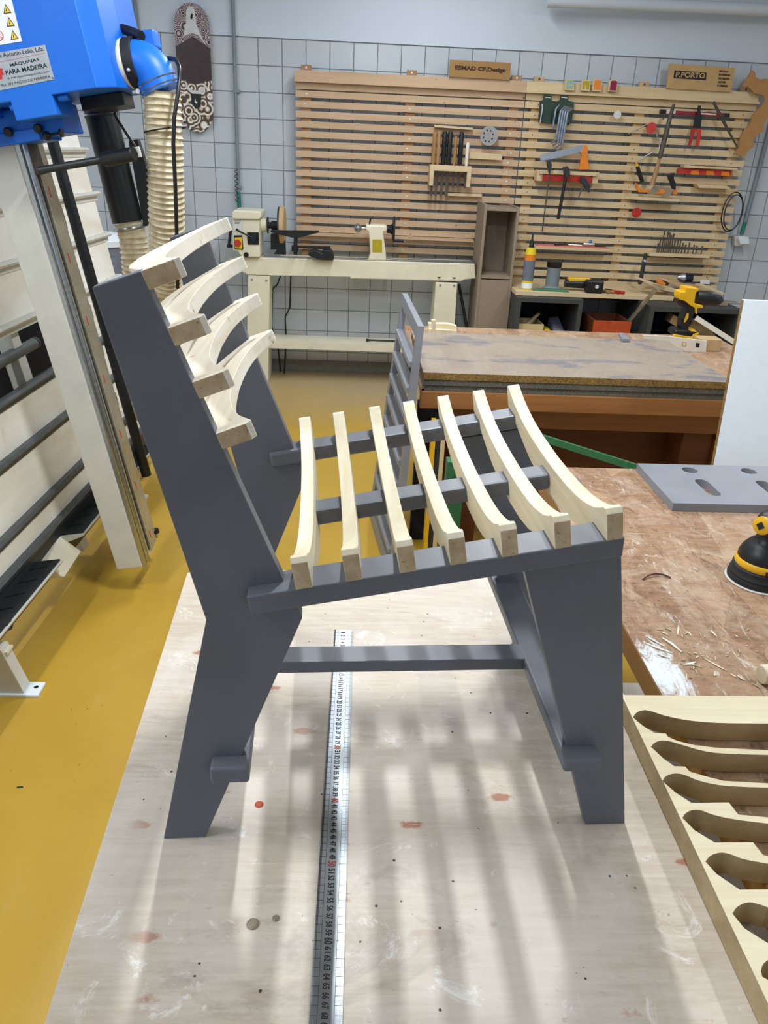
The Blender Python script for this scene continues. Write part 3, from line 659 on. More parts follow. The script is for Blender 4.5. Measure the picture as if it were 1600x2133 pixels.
# beam
def bb(n0, n1, s0, s1, e0, e1, nm, mat, bv=.0015, parent=None): return MB().prism([(n0, s0), (n1, s0), (n1, s1), (n0, s1)], e0, e1, lambda n, s, e: L(s, n, e)).build(nm, mat, parent or saw, bv)
beam = bb(.197, .292, .50, .66, .066, 2.25, 'beam', M['beam'], .003)
bb(.292, .306, .502, .516, .060, 2.25, 'guide_edge', M['steel'], .001, beam)
MB().tube([L(.538, .300, .07), L(.538, .300, 2.25)], .0125, 14).build('guide_rod', M['steel'], beam, smooth=True)
bb(.292, .299, .552, .578, .085, 2.25, 'guide_strip', M['alu'], .001, beam)
bb(.2925, .2935, .578, .602, .085, 2.25, 'dark_slot', M['darkgrey'], 0, beam)
sr = bb(.292, .300, .602, .672, .085, 2.25, 'scale_strip', M['alu'], .001, beam)
m = MB()
for k in range(0, 210): m.box(.612, .612+(.014 if k % 5 == 0 else .008), .10+k*.01, .1006+k*.01, .3001, .3004, fse)
m.build('graduations', M['darkgrey'], sr)
m = MB()
for k in range(0, 11): m.box(.628, .634, .12+k*.2, .15+k*.2, .3001, .3005, fse)
m.build('red_marks', M['red'], sr)['label'] = 'red marks on the scale'
bb(.26, .298, .676, .690, .12, 2.25, 'side_channel', M['alu'], .001, beam)
MB().tube([L(.705, .285, .16), L(.705, .285, 2.2)], .006, 10).build('cable_rod', M['zinc'], beam, smooth=True)
for e in (.62, .80, .93, 1.22, 1.25): MB().tube([L(.705, .285, e), L(.705, .285, e+.045)], .0085, 10).build('rod_sleeve', M['zinc'], beam, smooth=True)
MB().lathe([(.014, 0), (.014, .016), (.010, .018)], L(.70, .295, .105), Le, 18).build('rubber_stop', M['black'], beam, smooth=True)
MB().lathe([(.0055, -.02), (.0055, 0)], L(.70, .295, .105), Le, 10).build('stop_bolt', M['zinc'], beam, smooth=True)
# black counterweight tube
MB().tube([L(1.215, .12, 1.75), L(1.20, .12, .16)], .0215, 18).build('counterweight_tube', M['black'], saw, smooth=True)

# blue motor head
head = MB().prism([(.05, .35), (.622, .35), (.660, .405), (.676, .50), (.676, .68), (.05, .68)], 1.560, 2.15, lambda n, s, e: L(s, n, e)).build('motor_housing', M['blue'], saw, .003)
MB().prism([(.385, .35), (.500, .35), (.500, .48), (.385, .48)], 1.513, 1.565, lambda n, s, e: L(s, n, e)).build('housing_lug', M['blue'], head, .003)
MB().prism([(.05, .352), (.30, .352), (.30, .50), (.05, .50)], 1.535, 1.565, lambda n, s, e: L(s, n, e)).build('housing_lip', M['blue'], head, .003)
for n0 in (.372, .507):
    MB().lathe([(.0085, 0), (.0095, .002), (.0095, .026), (.008, .028)], L(.372, n0, 1.549 if n0 < .45 else 1.553), Ln, 16).build('hinge_pin', M['blue'], head, smooth=True)
MB().prism([(.515, .50), (.64, .50), (.62, .66), (.53, .66)], 1.525, 1.56, lambda n, s, e: L(s, n, e)).build('blade_guard', M['black'], head, .003)
# carriage under the head
car = MB().prism([(.06, .47), (.46, .47), (.46, .62), (.06, .62)], 1.477, 1.555, lambda n, s, e: L(s, n, e)).build('slide_carriage', M['blue'], saw, .004)
MB().prism([(.235, .462), (.39, .462), (.39, .62), (.235, .62)], 1.468, 1.50, lambda n, s, e: L(s, n, e)).build('carriage_plate', M['blue'], car, .003)
for px in ((20, 275), (82, 268)):
    c = pS(px[0], px[1], .465); MB().lathe([(.008, 0), (.0125, .003), (.0125, .012), (.009, .016)], c, -Ls, 16).build('black_knob', M['black'], car, smooth=True)
c = pS(98, 283, .44); MB().ball(c, .0125, n=14, m=8).build('lever_ball', M['black'], car, smooth=True)
c2 = pS(126, 277, .44); MB().tube([c, c2], .004, 8).build('lever_arm', M['black'], car, smooth=True)
MB().lathe([(.006, -.003), (.0115, 0), (.0115, .005)], c2, Ln, 14).build('lever_cap', M['black'], car, smooth=True)
# handle lever
ha, hb_, hc = pS(82, 355, .45), pS(222, 331, .45), pS(278, 321, .42)
MB().box(.55, .62, 1.385, 1.49, .293, .312, fse).build('handle_bracket', M['rust'], saw, .003)
MB().tube([ha, ha+(hb_-ha)*.5, hb_], .0105, 14).build('handle_arm', M['darkgrey'], saw, smooth=True)
MB().lathe([(.014, -.012), (.0205, -.008), (.0205, .04), (.0190, .052), (.019, (hc-hb_).length), (.0165, (hc-hb_).length+.003)], hb_, hc-hb_, 22).build('handle_grip', M['black'], saw, smooth=True)
# clamp handle at the top of the housing
k = [pS(222, 72, .52), pS(232, 62, .52), pS(256, 60, .52), pS(275, 68, .52), pS(294, 77, .50)]
MB().tube(k, [.008, .0125, .012, .0145, .0145], 14).build('clamp_handle', M['black'], head, smooth=True)
MB().prism([(.66, .60), (.735, .62), (.735, .68), (.66, .68)], 1.665, 1.712, lambda n, s, e: L(s, n, e)).build('housing_arm', M['blue'], head, .006)

# warning sticker
s1 = .3495
def P1(x, y): return pS(x, y, s1)
def flatS(pxs, name, mat, parent, d=.0006, off=0.):
    p = [P1(x, y) - Ls*off for x, y in pxs]; return MB().hull(p, [q-Ls*d for q in p]).build(name, mat, parent)
# nudge so that the stickers lie on the housing face
st = flatS([(-30, -6), (23, -6), (46, 86), (-30, 99)], 'warning_sticker', M['white_sticker'], head)
for cx_, cy_ in ((17, 21), (24, 48), (32, 75)):
    flatS([(cx_-9, cy_+8), (cx_+7.5, cy_+6), (cx_-6, cy_-13)], 'warning_triangle', M['ink'], st, .0004, .0007)
    flatS([(cx_-7, cy_+6), (cx_+5, cy_+4.6), (cx_-5.2, cy_-9.5)], 'triangle_fill', M['warnyellow'], st, .0003, .0012)
    flatS([(cx_-4.2, cy_+3), (cx_-1.6, cy_+2.6), (cx_-3.2, cy_-5)], 'triangle_mark', M['ink'], st, .0003, .0016)
ci = pS(-2, 74, s1); m = MB()
xd = Ln; 
R_ = .011
pts_ = []
m.tube([ci - Ls*.0012 + Ln*R_*cos(a*pi/12) + Le*R_*sin(a*pi/12) for a in range(25)], .0009, 5, False)
m.tube([ci - Ls*.0012 + Ln*R_*.7 - Le*R_*.7, ci - Ls*.0012 - Ln*R_*.7 + Le*R_*.7], .0009, 5)
m.build('prohibition_sign', M['red'], st)
pl_ = flatS([(-40, 116), (94, 93), (114, 165), (-40, 197)], 'name_plate', M['zinc'], head)
def txt(s, x0, y0, x1, y1, hpx, nm='plate_text', mat='ink', bold=.01):
    a = P1(x0, y0)-Ls*.0007; b = P1(x1, y1)-Ls*.0007; up = P1(x1, y1-hpx)-P1(x1, y1)
    m = MB(); text_mb(m, s, a, (b-a), Le, w=(b-a).length, h=up.length, depth=.0003, bold=bold); return m.build(nm, M[mat], pl_)
txt('e António Leão, Lda.', 0, 122, 93, 107, 10)
txt('MÁQUINAS', 22, 140.5, 82.5, 128.5, 9.5, bold=.025)
txt('PARA MADEIRA', 13.5, 156.5, 99.5, 140.5, 9.5, bold=.025)
txt('www.leaomaquinas.com', 16.5, 167, 103.5, 152.5, 6, bold=0)
txt('18 962 393 PAÇOS DE FERREIRA', -6, 184, 106, 163, 6.5, bold=0)
a = P1(0, 129.5)-Ls*.0007; b = P1(94, 110.5)-Ls*.0007
MB().bar(a, b, .0003, .0009, side=Ls).build('red_line', M['red'], pl_)
flatS([(-8, 148), (0, 142), (6, 143), (5, 150), (9, 154), (4, 158), (6, 164), (-2, 167), (-10, 163)], 'red_emblem', M['red'], pl_, .0003, .0007)
m = MB(); 
for px in ((110.5, 162.5),): m.lathe([(.0022, 0), (.0016, .001)], P1(*px)-Ls*.0006, -Ls, 10)
m.build('rivet', M['ink'], pl_)

# blue elbow duct, clamps and hoses
es = .50
fl = L(es, .676, 1.622)
MB().lathe([(.062, -.012), (.062, .0), (.060, .004)], fl, Ln, 32).build('duct_flange', M['cream'], saw, smooth=True)
col_ = MB().lathe([(.0605, 0), (.0625, .001), (.0625, .026), (.0605, .027)], fl+Ln*.002, Ln, 32).build('duct_collar', M['black_rough'], saw, smooth=True)
MB().ball(L(es-.058, .69, 1.60), .005, n=10, m=6).build('collar_screw', M['screw'], col_, smooth=True)
pc = []; R1 = .052
e0 = L(es, .692, 1.622)
ctr = e0 - Le*R1
for i in range(9):
    a = radians(90-82*i/8); pc.append(ctr + Ln*(R1*cos(a)) + Le*(R1*sin(a)))
bend_end = pc[-1]; dirE = (pc[-1]-pc[-2]).normalized()
pc.append(bend_end + dirE*.035)
MB().tube(pc, [.0555]*len(pc), 28).build('elbow_duct', M['blue'], saw, smooth=True)
h0 = bend_end + dirE*.002
for d in (.006, .022, .030):
    c = h0 + dirE*d; MB().lathe([(.0565, -.0016), (.0578, 0), (.0565, .0016)], c, dirE, 28).build('hose_clip', M['steel'], saw, smooth=True)
c = h0+dirE*.026 - Ln*.056 - Ls*.02
MB().lathe([(.0075, 0), (.0075, .012)], c, -Ls, 6).build('clip_bolt', M['screw'], saw, .001); MB().tube([c-Ln*.018, c], .004, 8).build('clip_screw', M['screw'], saw, smooth=True)
def ribbed(path, r, pitch, nm, mat):
    P = [V(p) for p in path]; out = []; rs = []
    seg = [(P[i+1]-P[i]).length for i in range(len(P)-1)]; Lt = sum(seg); n = int(Lt/pitch)*6; 
    def at(d):
        for i, q in enumerate(seg):
            if d <= q or i == len(seg)-1: return P[i] + (P[i+1]-P[i])*(d/q)
            d -= q
    for i in range(n+1):
        out.append(at(Lt*i/n)); k = i % 6; rs.append(r*(1.045 if k == 0 else 1.0 if k in (1, 5) else .962))
    # smooth centreline
    for _ in range(6): out = [out[0]]+[(out[i-1]+out[i]*2+out[i+1])/4 for i in range(1, len(out)-1)]+[out[-1]]
    return MB().tube(out, rs, 26).build(nm, mat, saw, smooth=True)
hp = [h0+dirE*.034, pS(343, 300, .5), pS(345, 380, .51), pS(347, 460, .53), pS(348, 530, .56), pS(343, 600, .62), L(.75, .60, .85), L(1.0, .45, .6), L(1.4, .1, .4)]
ribbed(hp, .052, .0165, 'extraction_hose', M['hose'])
# black pipe behind, then its hose
bp = [pS(206, 190, .8), pS(211, 240, .8), pS(266, 462, .8)]
MB().tube([bp[0], bp[1]], .052, 28).build('pipe_head', M['black'], saw, smooth=True)
MB().tube([bp[1], bp[2]], .0505, 28).build('black_pipe', M['black'], saw, smooth=True)
d_ = (bp[2]-bp[1]).normalized()
MB().lathe([(.052, -.003), (.0535, 0), (.052, .003)], bp[1], d_, 28).build('pipe_clip', M['darkgrey'], saw, smooth=True)
MB().lathe([(.052, -.004), (.054, 0), (.052, .004)], bp[2]+d_*.02, d_, 28).build('pipe_clip', M['steel'], saw, smooth=True)
MB().prism([(.57, 1.45), (.60, 1.45), (.625, 1.19), (.55, 1.19)], .80, .83, lambda n, e, s: L(s, n-.04, e)).build('side_plate', M['black'], saw, .001)
ribbed([bp[2], pS(276, 490, .8), pS(282, 540, .8), pS(287, 600, .82), L(.9, .38, .8), L(1.1, .3, .5)], .046, .0165, 'extraction_hose', M['hose'])
# cables
MB().tube([pS(330, 133, .56), pS(338, 127, .55), pS(352, 121, .52), pS(366, 124, .49), pS(373, 138, .46), pS(374, 160, .44), pS(370, 200, .42), pS(363, 245, .41), pS(361, 300, .41), pS(365, 380, .42), pS(368, 480, .43), pS(370, 600, .5)], .0055, 10).build('power_cable', M['black'], saw, smooth=True)
cth = pS(345, 270, .5)
MB().tube([cth + Ln*.060*cos(a) + Ls*.060*sin(a)*1.05 for a in [pi*2*i/24 for i in range(25)]], .0026, 6, False).build('cable_tie', M['black'], saw, smooth=True)
MB().tube([pS(228, 190, .72), pS(236, 225, .72), pS(243, 245, .72), pS(262, 275, .72), pS(272, 290, .72), pS(280, 304, .72)], .0052, 8).build('lamp_cable', M['black'], saw, smooth=True)
MB().lathe([(.010, 0), (.012, .003), (.012, .03)], pS(283, 306, .72), -Le, 14).build('cable_plug', M['label'], saw, smooth=True)

# things behind the saw
dc = V((W(212, 520, 4.75).x, 4.75, 0))
t = thing('dust_drum', 'grey drum with a white rim standing behind the panel saw', 'drum', dc)
rr = abs((W(272, 520, 4.75)-dc).x)
hh = W(235, 498, 4.75).z
MB().lathe([(rr, 0), (rr, hh-.03)], dc, (0, 0, 1), 40).build('body', M['grey_drum'], t, smooth=True)
MB().lathe([(rr+.01, hh-.03), (rr+.012, hh), (rr*.6, hh+.03), (.02, hh+.04)], dc, (0, 0, 1), 40).build('lid', M['white'], t, smooth=True)
p0, p1 = W(287, 323, 5.3), W(311, 323, 5.3)
tag(MB().box(p0.x, p1.x+.05, 5.3, 5.32, 0, p0.z).build('leaning_sheet', M['beam'], None, .002), 'pale grey sheet standing on edge behind the ribbed extraction hose', 'sheet')
# ------------------------------------------------------------ slatted tool rack, two panels side by side
RY = 5.612
def rack(x0, x1, nsl, lab, mat, bmat, bats, zend):
    t = thing('slatted_rack', lab, 'tool rack', ((x0+x1)/2, RY+.03, zend))
    m = MB(); tops = [1.843-.0579*i for i in range(nsl)]
    for z in tops: m.box(x0, x1, RY, RY+.018, z-.0385, z)
    m.build('slats', mat, t, .0008)
    MB().box(x0-.005, x1, RY-.006, RY+.018, 1.893, 1.956).build('top_board', mat, t, .001)
    MB().box(x0-.005, x1, RY-.035, RY-.006, 1.889, 1.902).build('ledge', mat, t, .001)
    MB().box(x0, x1, RY, RY+.018, 1.850, 1.889).build('top_slat', mat, t, .001)
    for bx in bats:
        MB().box(bx-.032, bx+.032, RY+.018, RY+.045, zend, 1.987).build('batten', bmat, t, .001)
    m = MB()
    for bx in bats:
        for k, z in enumerate(tops[::1]):
            if bx == bats[0] and mat is M['rack'] and k > 1: continue
            if random.random() < .75: m.lathe([(.0055 if mat is M['rack'] else .0035, 0), (.003, .0012)], (bx+random.uniform(-.01, .01), RY, z-.019), (0, -1, 0), 8)
        m.lathe([(.0075, 0), (.004, .002)], (bx, RY+.018, 1.972), (0, -1, 0), 8)
    m.build('screw_heads', M['screw'] if mat is M['rack'] else M['rust'], t)
    return t
rack(-.412, 1.062, 17, 'left slatted tool rack panel of warm pine boards behind the lathe', M['rack'], M['batten'], (-.345, .326, 1.0), .82)
rack(1.068, 2.585, 21, 'right slatted tool rack panel of pale pine boards, full of hanging tools', M['rack2'], M['batten2'], (1.145, 1.83, 2.50), .66)
p0 = W(620, 484, 5.57); p1 = W(1000, 498, 5.57)
tag(MB().box(-.41, .80, 5.545, 5.61, p0.z-.015, p0.z).build('shelf_strip', M['rack']), 'long thin wooden shelf strip low on the left rack panel behind the lathe tailstock', 'shelf')

def leanpoly(px, Y=5.60, th=.015): return wpoly(px, Y, th)
# signs and letters on the top ledge
t = thing('wooden_sign', 'small dark wooden sign with burnt lettering standing on the rack top', 'sign', W(1000, 164, 5.60))
wpoly(cp(920, 110, 8, [(140, 112), (1160, 168), (1130, 455), (125, 400)]), 5.59, .012).build('board', M['sign_wood'], t, .001)
def wtext(s, x0, y0, x1, y1, hp, Y, mat, parent, nm, bold=.01):
    a, b = W(x0, y0, Y), W(x1, y1, Y); up = W(x0, y0-hp, Y)-a
    m = MB(); text_mb(m, s, a, b-a, (0, 0, 1), w=(b-a).length, h=abs(up.z), depth=.0012, bold=bold); return m.build(nm, mat, parent)
wtext('ESMAD CF.Design', 947.5, 147.2, 1053, 153.5, 11.5, 5.5895, M['burn'], t, 'lettering', .05)
t = thing('mdf_sign', 'pale MDF sign reading P.PORTO standing on the rack top', 'sign', W(1450, 188, 5.60))
c2 = lambda pts: cp(1380, 120, 7.273, pts)
wpoly(c2([(105, 90), (1100, 155), (1045, 525), (62, 465)]), 5.59, .012).build('board', M['sign_mdf'], t, .001)
wpoly(c2([(185, 192), (672, 228), (660, 342), (168, 312)]), 5.5885, .0015).build('name_block', M['ink'], t)
q = c2([(198, 296), (640, 315)]); wtext('P.PORTO', *q[0], *q[1], 11.5, 5.588, M['sign_mdf'], t, 'lettering', .03)
for s_, a_, b_ in (('ESCOLA', (858, 218), (1000, 228)), ('SUPERIOR', (852, 272), (1028, 284)), ('DE MEDIA', (846, 328), (1015, 338)), ('ARTES', (838, 385), (955, 390)), ('E DESIGN', (828, 438), (990, 446))):
    q = c2([a_, b_]); wtext(s_, *q[0], *q[1], 4.2, 5.5885, M['burn'], t, 'small_lettering', .04)
c3 = lambda pts: cp(1110, 150, 8, pts)
def letter(px, inner, mat, lab, cut=None):
    t = thing('letter_block', lab, 'letter', W(*c3([((px[0][0]+px[1][0])/2, px[0][1])])[0], 5.58))
    wpoly(c3(px), 5.578, .02).build('wooden_frame', M['rack2'], t, .001)
    wpoly(c3(inner), 5.5765, .002).build('felt_infill', mat, t)
letter([(535, 300), (690, 310), (690, 120), (545, 118)], [(555, 272), (660, 278), (668, 232), (610, 228), (614, 200), (688, 205), (690, 140), (568, 135)], M['teal'], 'wooden letter block with pale teal felt, leftmost on the rack ledge')
letter([(800, 308), (955, 318), (965, 160), (940, 130), (850, 128), (815, 150)], [(825, 280), (862, 284), (870, 210), (900, 210), (895, 284), (935, 288), (945, 155), (840, 148)], M['olive'], 'wooden letter block with mustard felt on the rack ledge')
letter([(990, 315), (1140, 322), (1160, 150), (1130, 118), (1030, 112), (1005, 140)], [(1015, 290), (1125, 295), (1140, 140), (1030, 135)], M['orange'], 'wooden letter block with orange felt on the rack ledge')
letter([(1250, 320), (1400, 328), (1420, 160), (1390, 130), (1310, 128), (1275, 150)], [(1282, 302), (1385, 310), (1410, 165), (1380, 145), (1320, 145), (1300, 165)], M['magenta'], 'wooden letter block with dark magenta felt, rightmost on the rack ledge')

# ring wrench holders
def holder(px, lab, hole):
    t = thing('wrench_holder', lab, 'tool holder', W(*c3([px[0]])[0], 5.59))
    wpoly(c3(px), 5.585, .02).build('plate', M['darkgreen'], t, .002)
    wpoly(c3(hole), 5.583, .003).build('hang_slot', M['label'], t); return t
holder([(95, 830), (120, 530), (115, 500), (185, 460), (190, 390), (215, 378), (300, 385), (315, 400), (310, 470), (335, 520), (320, 850), (280, 860)], 'dark green plastic tool holder, left of the pair on the rack', [(205, 428), (300, 436), (300, 424), (205, 416)])
holder([(300, 850), (330, 520), (460, 470), (470, 400), (490, 385), (575, 392), (590, 410), (585, 480), (690, 500), (685, 560), (650, 840), (600, 885)], 'dark green plastic tool holder with offset wrenches, right of the pair', [(478, 428), (575, 438), (575, 424), (478, 414)])
def wr(pts, r, lab, mat='wrench', grp='offset ring wrenches on the green holder'):
    P = [W(x, y, Y) for (x, y), Y in pts]
    o = MB().tube(P, r, 8).build('offset_wrench', M[mat], smooth=True); return tag(o, lab, 'wrench', grp)
for i, lb in enumerate(('first of four long offset wrenches on the right green holder, leftmost', 'second of four long offset wrenches on the right green holder', 'third of four long offset wrenches on the right green holder', 'rightmost and lowest of four long offset wrenches on the green holder')):
    dx, dy = i*38, i*9
    a = c3([(535+dx, 580+dy), (468+dx, 640+dy), (385+i*32, 1130+i*40), (310+i*28, 1180+i*50)])
    wr([(a[0], 5.555), (a[1], 5.53), (a[2], 5.53), (a[3], 5.56)], .0075, lb)
a = c3([(440, 555), (385, 610), (330, 950)]); wr([(a[0], 5.565), (a[1], 5.55), (a[2], 5.56)], .006, 'single short offset wrench between the two green holders')
a = c3([(155, 540), (160, 600), (120, 860)]); wr([(a[0], 5.57), (a[1], 5.56), (a[2], 5.565)], .005, 'thin hex key on the left green holder', 'zinc', None)

# try-square like saw with orange handle, red-lipped clamp shelf and clamps
c4 = lambda pts: cp(1110, 290, 9.412, pts)
t = thing('mitre_saw_blade', 'wide steel backed saw blade with an orange handle hung above the red shelf', 'hand saw', W(*c4([(600, 400)])[0], 5.55))
wpoly(c4([(145, 330), (160, 305), (980, 110), (1010, 130), (950, 255), (170, 435), (150, 420)]), 5.54, .003).build('blade', M['steel'], t, .0005)
wpoly(c4([(945, 255), (1010, 110), (1060, 120), (1085, 200), (1075, 330), (1115, 590), (910, 600), (960, 330)]), 5.535, .022).build('handle', M['orange'], t, .003)
t = thing('clamp_shelf', 'wooden clamp shelf with a dark red front strip on the right rack panel', 'shelf', W(*c4([(600, 700)])[0], 5.58))
m = MB(); P = [W(x, y, 5.52) for x, y in c4([(190, 575), (1190, 625)])]; z_ = (P[0].z+P[1].z)/2
MB().box(P[0].x-.02, P[1].x+.02, 5.50, 5.61, z_-.03, z_-.008).build('shelf', M['rack2'], t, .001)
for x in (P[0].x-.03, P[1].x+.0): MB().box(x, x+.04, 5.52, 5.61, z_-.075, z_-.008).build('end_block', M['rack2'], t, .001)
MB().box(P[0].x+.005, P[1].x-.005, 5.51, 5.53, z_-.070, z_-.034).build('red_strip', M['redlever'], t, .001)
def clampbar(px, head, r, lab, mat='rust'):
    P = [W(x, y, 5.47) for x, y in c4(px)]; t = thing('bar_clamp', lab, 'clamp', P[0])
    MB().tube(P, r, 8).build('bar', M[mat], t, smooth=True)
    wpoly(c4(head), 5.45, .035).build('jaw', M['darkgrey'], t, .003)
clampbar([(330, 640), (185, 1810)], [(280, 430), (350, 415), (380, 520), (355, 600), (335, 710), (300, 560)], .004, 'long thin bar clamp hanging leftmost from the red shelf')
clampbar([(645, 750), (495, 1565)], [(600, 560), (680, 525), (735, 600), (730, 740), (640, 745)], .011, 'thick black bar clamp hanging from the middle of the red shelf', 'black')
clampbar([(1000, 880), (890, 1160)], [(960, 730), (1030, 740), (1140, 930), (1110, 1050), (1060, 1010), (1000, 890), (940, 850)], .004, 'short trigger clamp with a red tip hanging rightmost from the red shelf', 'rust')

# round red discs on pegs, bent rods of the coping saw, long bars
def disc(px, py, r, mat, lab, Y=5.57, n='sanding_disc'):
    t = thing(n, lab, 'disc', W(px, py, Y+.03))
    MB().lathe([(r, 0), (r, .004)], W(px, py, Y), (-.1, -1, 0), 28).build('disc', mat, t)
    MB().lathe([(.012, 0), (.012, .038)], W(px, py, Y)+V((0, .040, 0)), (0, -1, 0), 12).build('peg', M['rack2'], t); return t
c5 = lambda pts: cp(1290, 210, 8.205, pts)
disc(1357, 266.5, .033, M['red'], 'upper bright red disc on the right rack panel')
disc(1326, 443, .031, M['redlever'], 'lower dark red disc low on the right rack panel')
disc(1286, 239, .024, M['label'], 'small pink and white worn disc beside the green holders')['category'] = 'disc'
def path(px, Y): return [W(x, y, Y) for x, y in px]
t = thing('coping_saw', 'coping saw of thin bent steel rods with a black and yellow handle', 'hand saw', W(1325, 350, 5.56))
MB().tube(path(c5([(160, 560), (480, 402)]), 5.56), .004, 8).build('frame_rod', M['zinc'], t, smooth=True)
MB().tube(path(c5([(622, 512), (690, 720), (682, 810), (290, 1040)]), 5.56), .004, 8).build('frame_rod', M['zinc'], t, smooth=True)
MB().tube(path(c5([(290, 1050), (320, 1130)]), 5.55), [.006, .010], 10).build('yellow_ferrule', M['yellow'], t, smooth=True)
MB().tube(path(c5([(310, 1120), (345, 1250), (395, 1385)]), 5.55), [.012, .014, .013], 12).build('handle', M['black'], t, smooth=True)
t = thing('steel_file', 'long dark steel file with a brown handle hanging diagonally at the rack middle', 'file', W(1365, 385, 5.55))
MB().tube(path(c5([(935, 55), (870, 280), (790, 600), (690, 980)]), 5.47), [.009, .014, .018, .014], 8).build('blade', M['rust'], t, smooth=True)
MB().tube(path(c5([(690, 980), (640, 1180), (560, 1440)]), 5.47), [.008, .016, .018], 8).build('handle', M['batten'], t, smooth=True)
# maroon spirit level
c6 = lambda pts: cp(1380, 120, 7.273, pts)
t = thing('spirit_level', 'maroon spirit level with black ends lying across the right rack panel', 'level', W(1450, 235, 5.60))
wpoly([(1384, 229), (1513, 236), (1513, 244), (1383, 237)], 5.585, .02).build('body', M['maroon'], t, .001)
for a in ([(1377, 227.5), (1388, 228), (1387, 237.5), (1376, 237)], [(1510, 235.5), (1521, 236), (1520, 244.5), (1509, 244)]): wpoly(a, 5.583, .024).build('end_cap', M['black'], t, .001)
wpoly([(1460, 235), (1492, 237), (1492, 240), (1460, 238)], 5.5845, .002).build('print', M['white_sticker'], t)
wpoly([(1389, 229), (1408, 230), (1407, 237), (1388, 236.5)], 5.584, .003).build('vial', M['label'], t)
# snips
t = thing('snips', 'tin snips with bright red handles hanging on the right rack panel', 'snips', W(1450, 270, 5.56))
wpoly(c6([(555, 720), (585, 730), (580, 830), (600, 900), (580, 1070), (480, 1060), (490, 930), (530, 870)]), 5.545, .02).build('jaws', M['iron'], t, .002)
wpoly(c6([(450, 1070), (520, 1075), (470, 1200), (435, 1335), (395, 1330), (430, 1200)]), 5.542, .018).build('handle', M['redlever'], t, .003)
wpoly(c6([(530, 1075), (590, 1080), (585, 1200), (560, 1345), (510, 1340), (530, 1200)]), 5.54, .018).build('handle', M['red'], t, .003)
tag(MB().tube(path(c6([(775, 670), (900, 920), (1140, 1370)]), 5.528), [.009, .010, .005], 8).build('steel_file', M['rust'], smooth=True), 'slim dark file leaning diagonally near the rack top right', 'file')
# brown wavy cut-out
tag(wpoly(c6([(1215, 430), (1300, 290), (1345, 215), (1380, 190), (1410, 240), (1420, 300), (1480, 330), (1560, 318), (1660, 330), (1680, 450), (1660, 640), (1620, 760), (1600, 900), (1545, 1000), (1530, 1120), (1420, 1180), (1380, 1250), (1380, 1350), (1260, 1460), (1200, 1500), (1115, 1460), (1160, 1330), (1180, 1240), (1250, 1090), (1330, 1020), (1380, 860), (1500, 740), (1555, 660), (1540, 580), (1480, 560), (1390, 540), (1350, 480), (1290, 435), (1230, 445)]), 5.55, .018).build('mdf_cutout', M['cutout'], None, .001), 'brown wavy MDF cut-out hung at the right end of the rack', 'cut-out')
# red block shelf and small ledge
c7 = lambda pts: cp(1380, 300, 7.273, pts)
t = thing('block_shelf', 'wooden ledge with a red notched strip on the right rack panel', 'shelf', W(*c7([(650, 400)])[0], 5.58))
wpoly(c7([(345, 320), (1145, 365), (1145, 395), (340, 360)]), 5.53, .08).build('ledge', M['rack2'], t, .001)
wpoly(c7([(260, 365), (1045, 400), (1035, 482), (245, 448)]), 5.56, .04).build('red_strip', M['red'], t, .001)
for x in (440, 670, 900): wpoly(c7([(x, 385+x*.03), (x+110, 392+x*.03), (x+125, 452+x*.035), (x-10, 448+x*.035)]), 5.555, .006).build('notch', M['orange'], t, .001)
tag(wpoly(c7([(520, 610), (980, 632), (1040, 680), (560, 665)]), 5.53, .08).build('small_ledge', M['rack2'], None, .001), 'small bare wooden ledge under the red notched shelf', 'ledge')
# cable loop
cl = W(*c7([(1055, 1030)])[0], 5.55); m = MB()
for r_, ph in ((1.0, 0), (.9, .4)):
    m.tube([cl + V((.068*r_*cos(a)*1.0+(.01 if ph else 0), -.004*ph, .125*r_*sin(a)-.01*ph)) for a in [2*pi*i/30+ph for i in range(31)]], .0042, 6, False)
tag(m.build('cable_loop', M['black'], smooth=True), 'black cable loop hanging at the right edge of the rack', 'cable')
# hacksaw on its wooden bracket
t = thing('hacksaw_bracket', 'angled wooden bracket holding the orange hacksaw on the rack', 'bracket', W(*c5([(600, 1680)])[0], 5.57))
P = [W(x, y, 5.50) for x, y in c5([(440, 1700), (1020, 1720)])]; z_ = P[0].z
MB().hull([V((P[0].x-.10, 5.61, z_)), V((P[0].x, 5.49, z_)), V((P[1].x, 5.49, z_)), V((P[1].x, 5.61, z_))], [V((P[0].x-.10, 5.61, z_+.018)), V((P[0].x, 5.49, z_+.018)), V((P[1].x, 5.49, z_+.018)), V((P[1].x, 5.61, z_+.018))]).build('board', M['rack2'], t, .001)
wpoly(c5([(480, 1590), (600, 1450), (860, 1470), (930, 1530), (860, 1640)]), 5.490, .006).build('cover_plate', M['chip_tall'], t, .001)
t = thing('hacksaw', 'orange framed hacksaw with a black grip lying on the wooden bracket', 'hand saw', W(*c5([(600, 1560)])[0], 5.53))
wpoly(c5([(275, 1405), (300, 1405), (370, 1520), (520, 1515), (520, 1570), (340, 1565), (300, 1500)]), 5.50, .022).build('frame', M['orange'], t, .002)
wpoly(c5([(575, 1580), (690, 1560), (700, 1515), (760, 1515), (790, 1550), (760, 1590), (620, 1592)]), 5.487, .003).build('label', M['orange'], t, .001)
wpoly(c5([(915, 1510), (980, 1515), (1000, 1600), (920, 1605)]), 5.50, .022).build('frame_end', M['orange'], t, .002)
wpoly(c5([(835, 1275), (890, 1235), (960, 1230), (940, 1290), (940, 1340), (975, 1410), (970, 1515), (910, 1505), (885, 1420), (845, 1330)]), 5.49, .024).build('grip', M['black'], t, .004)
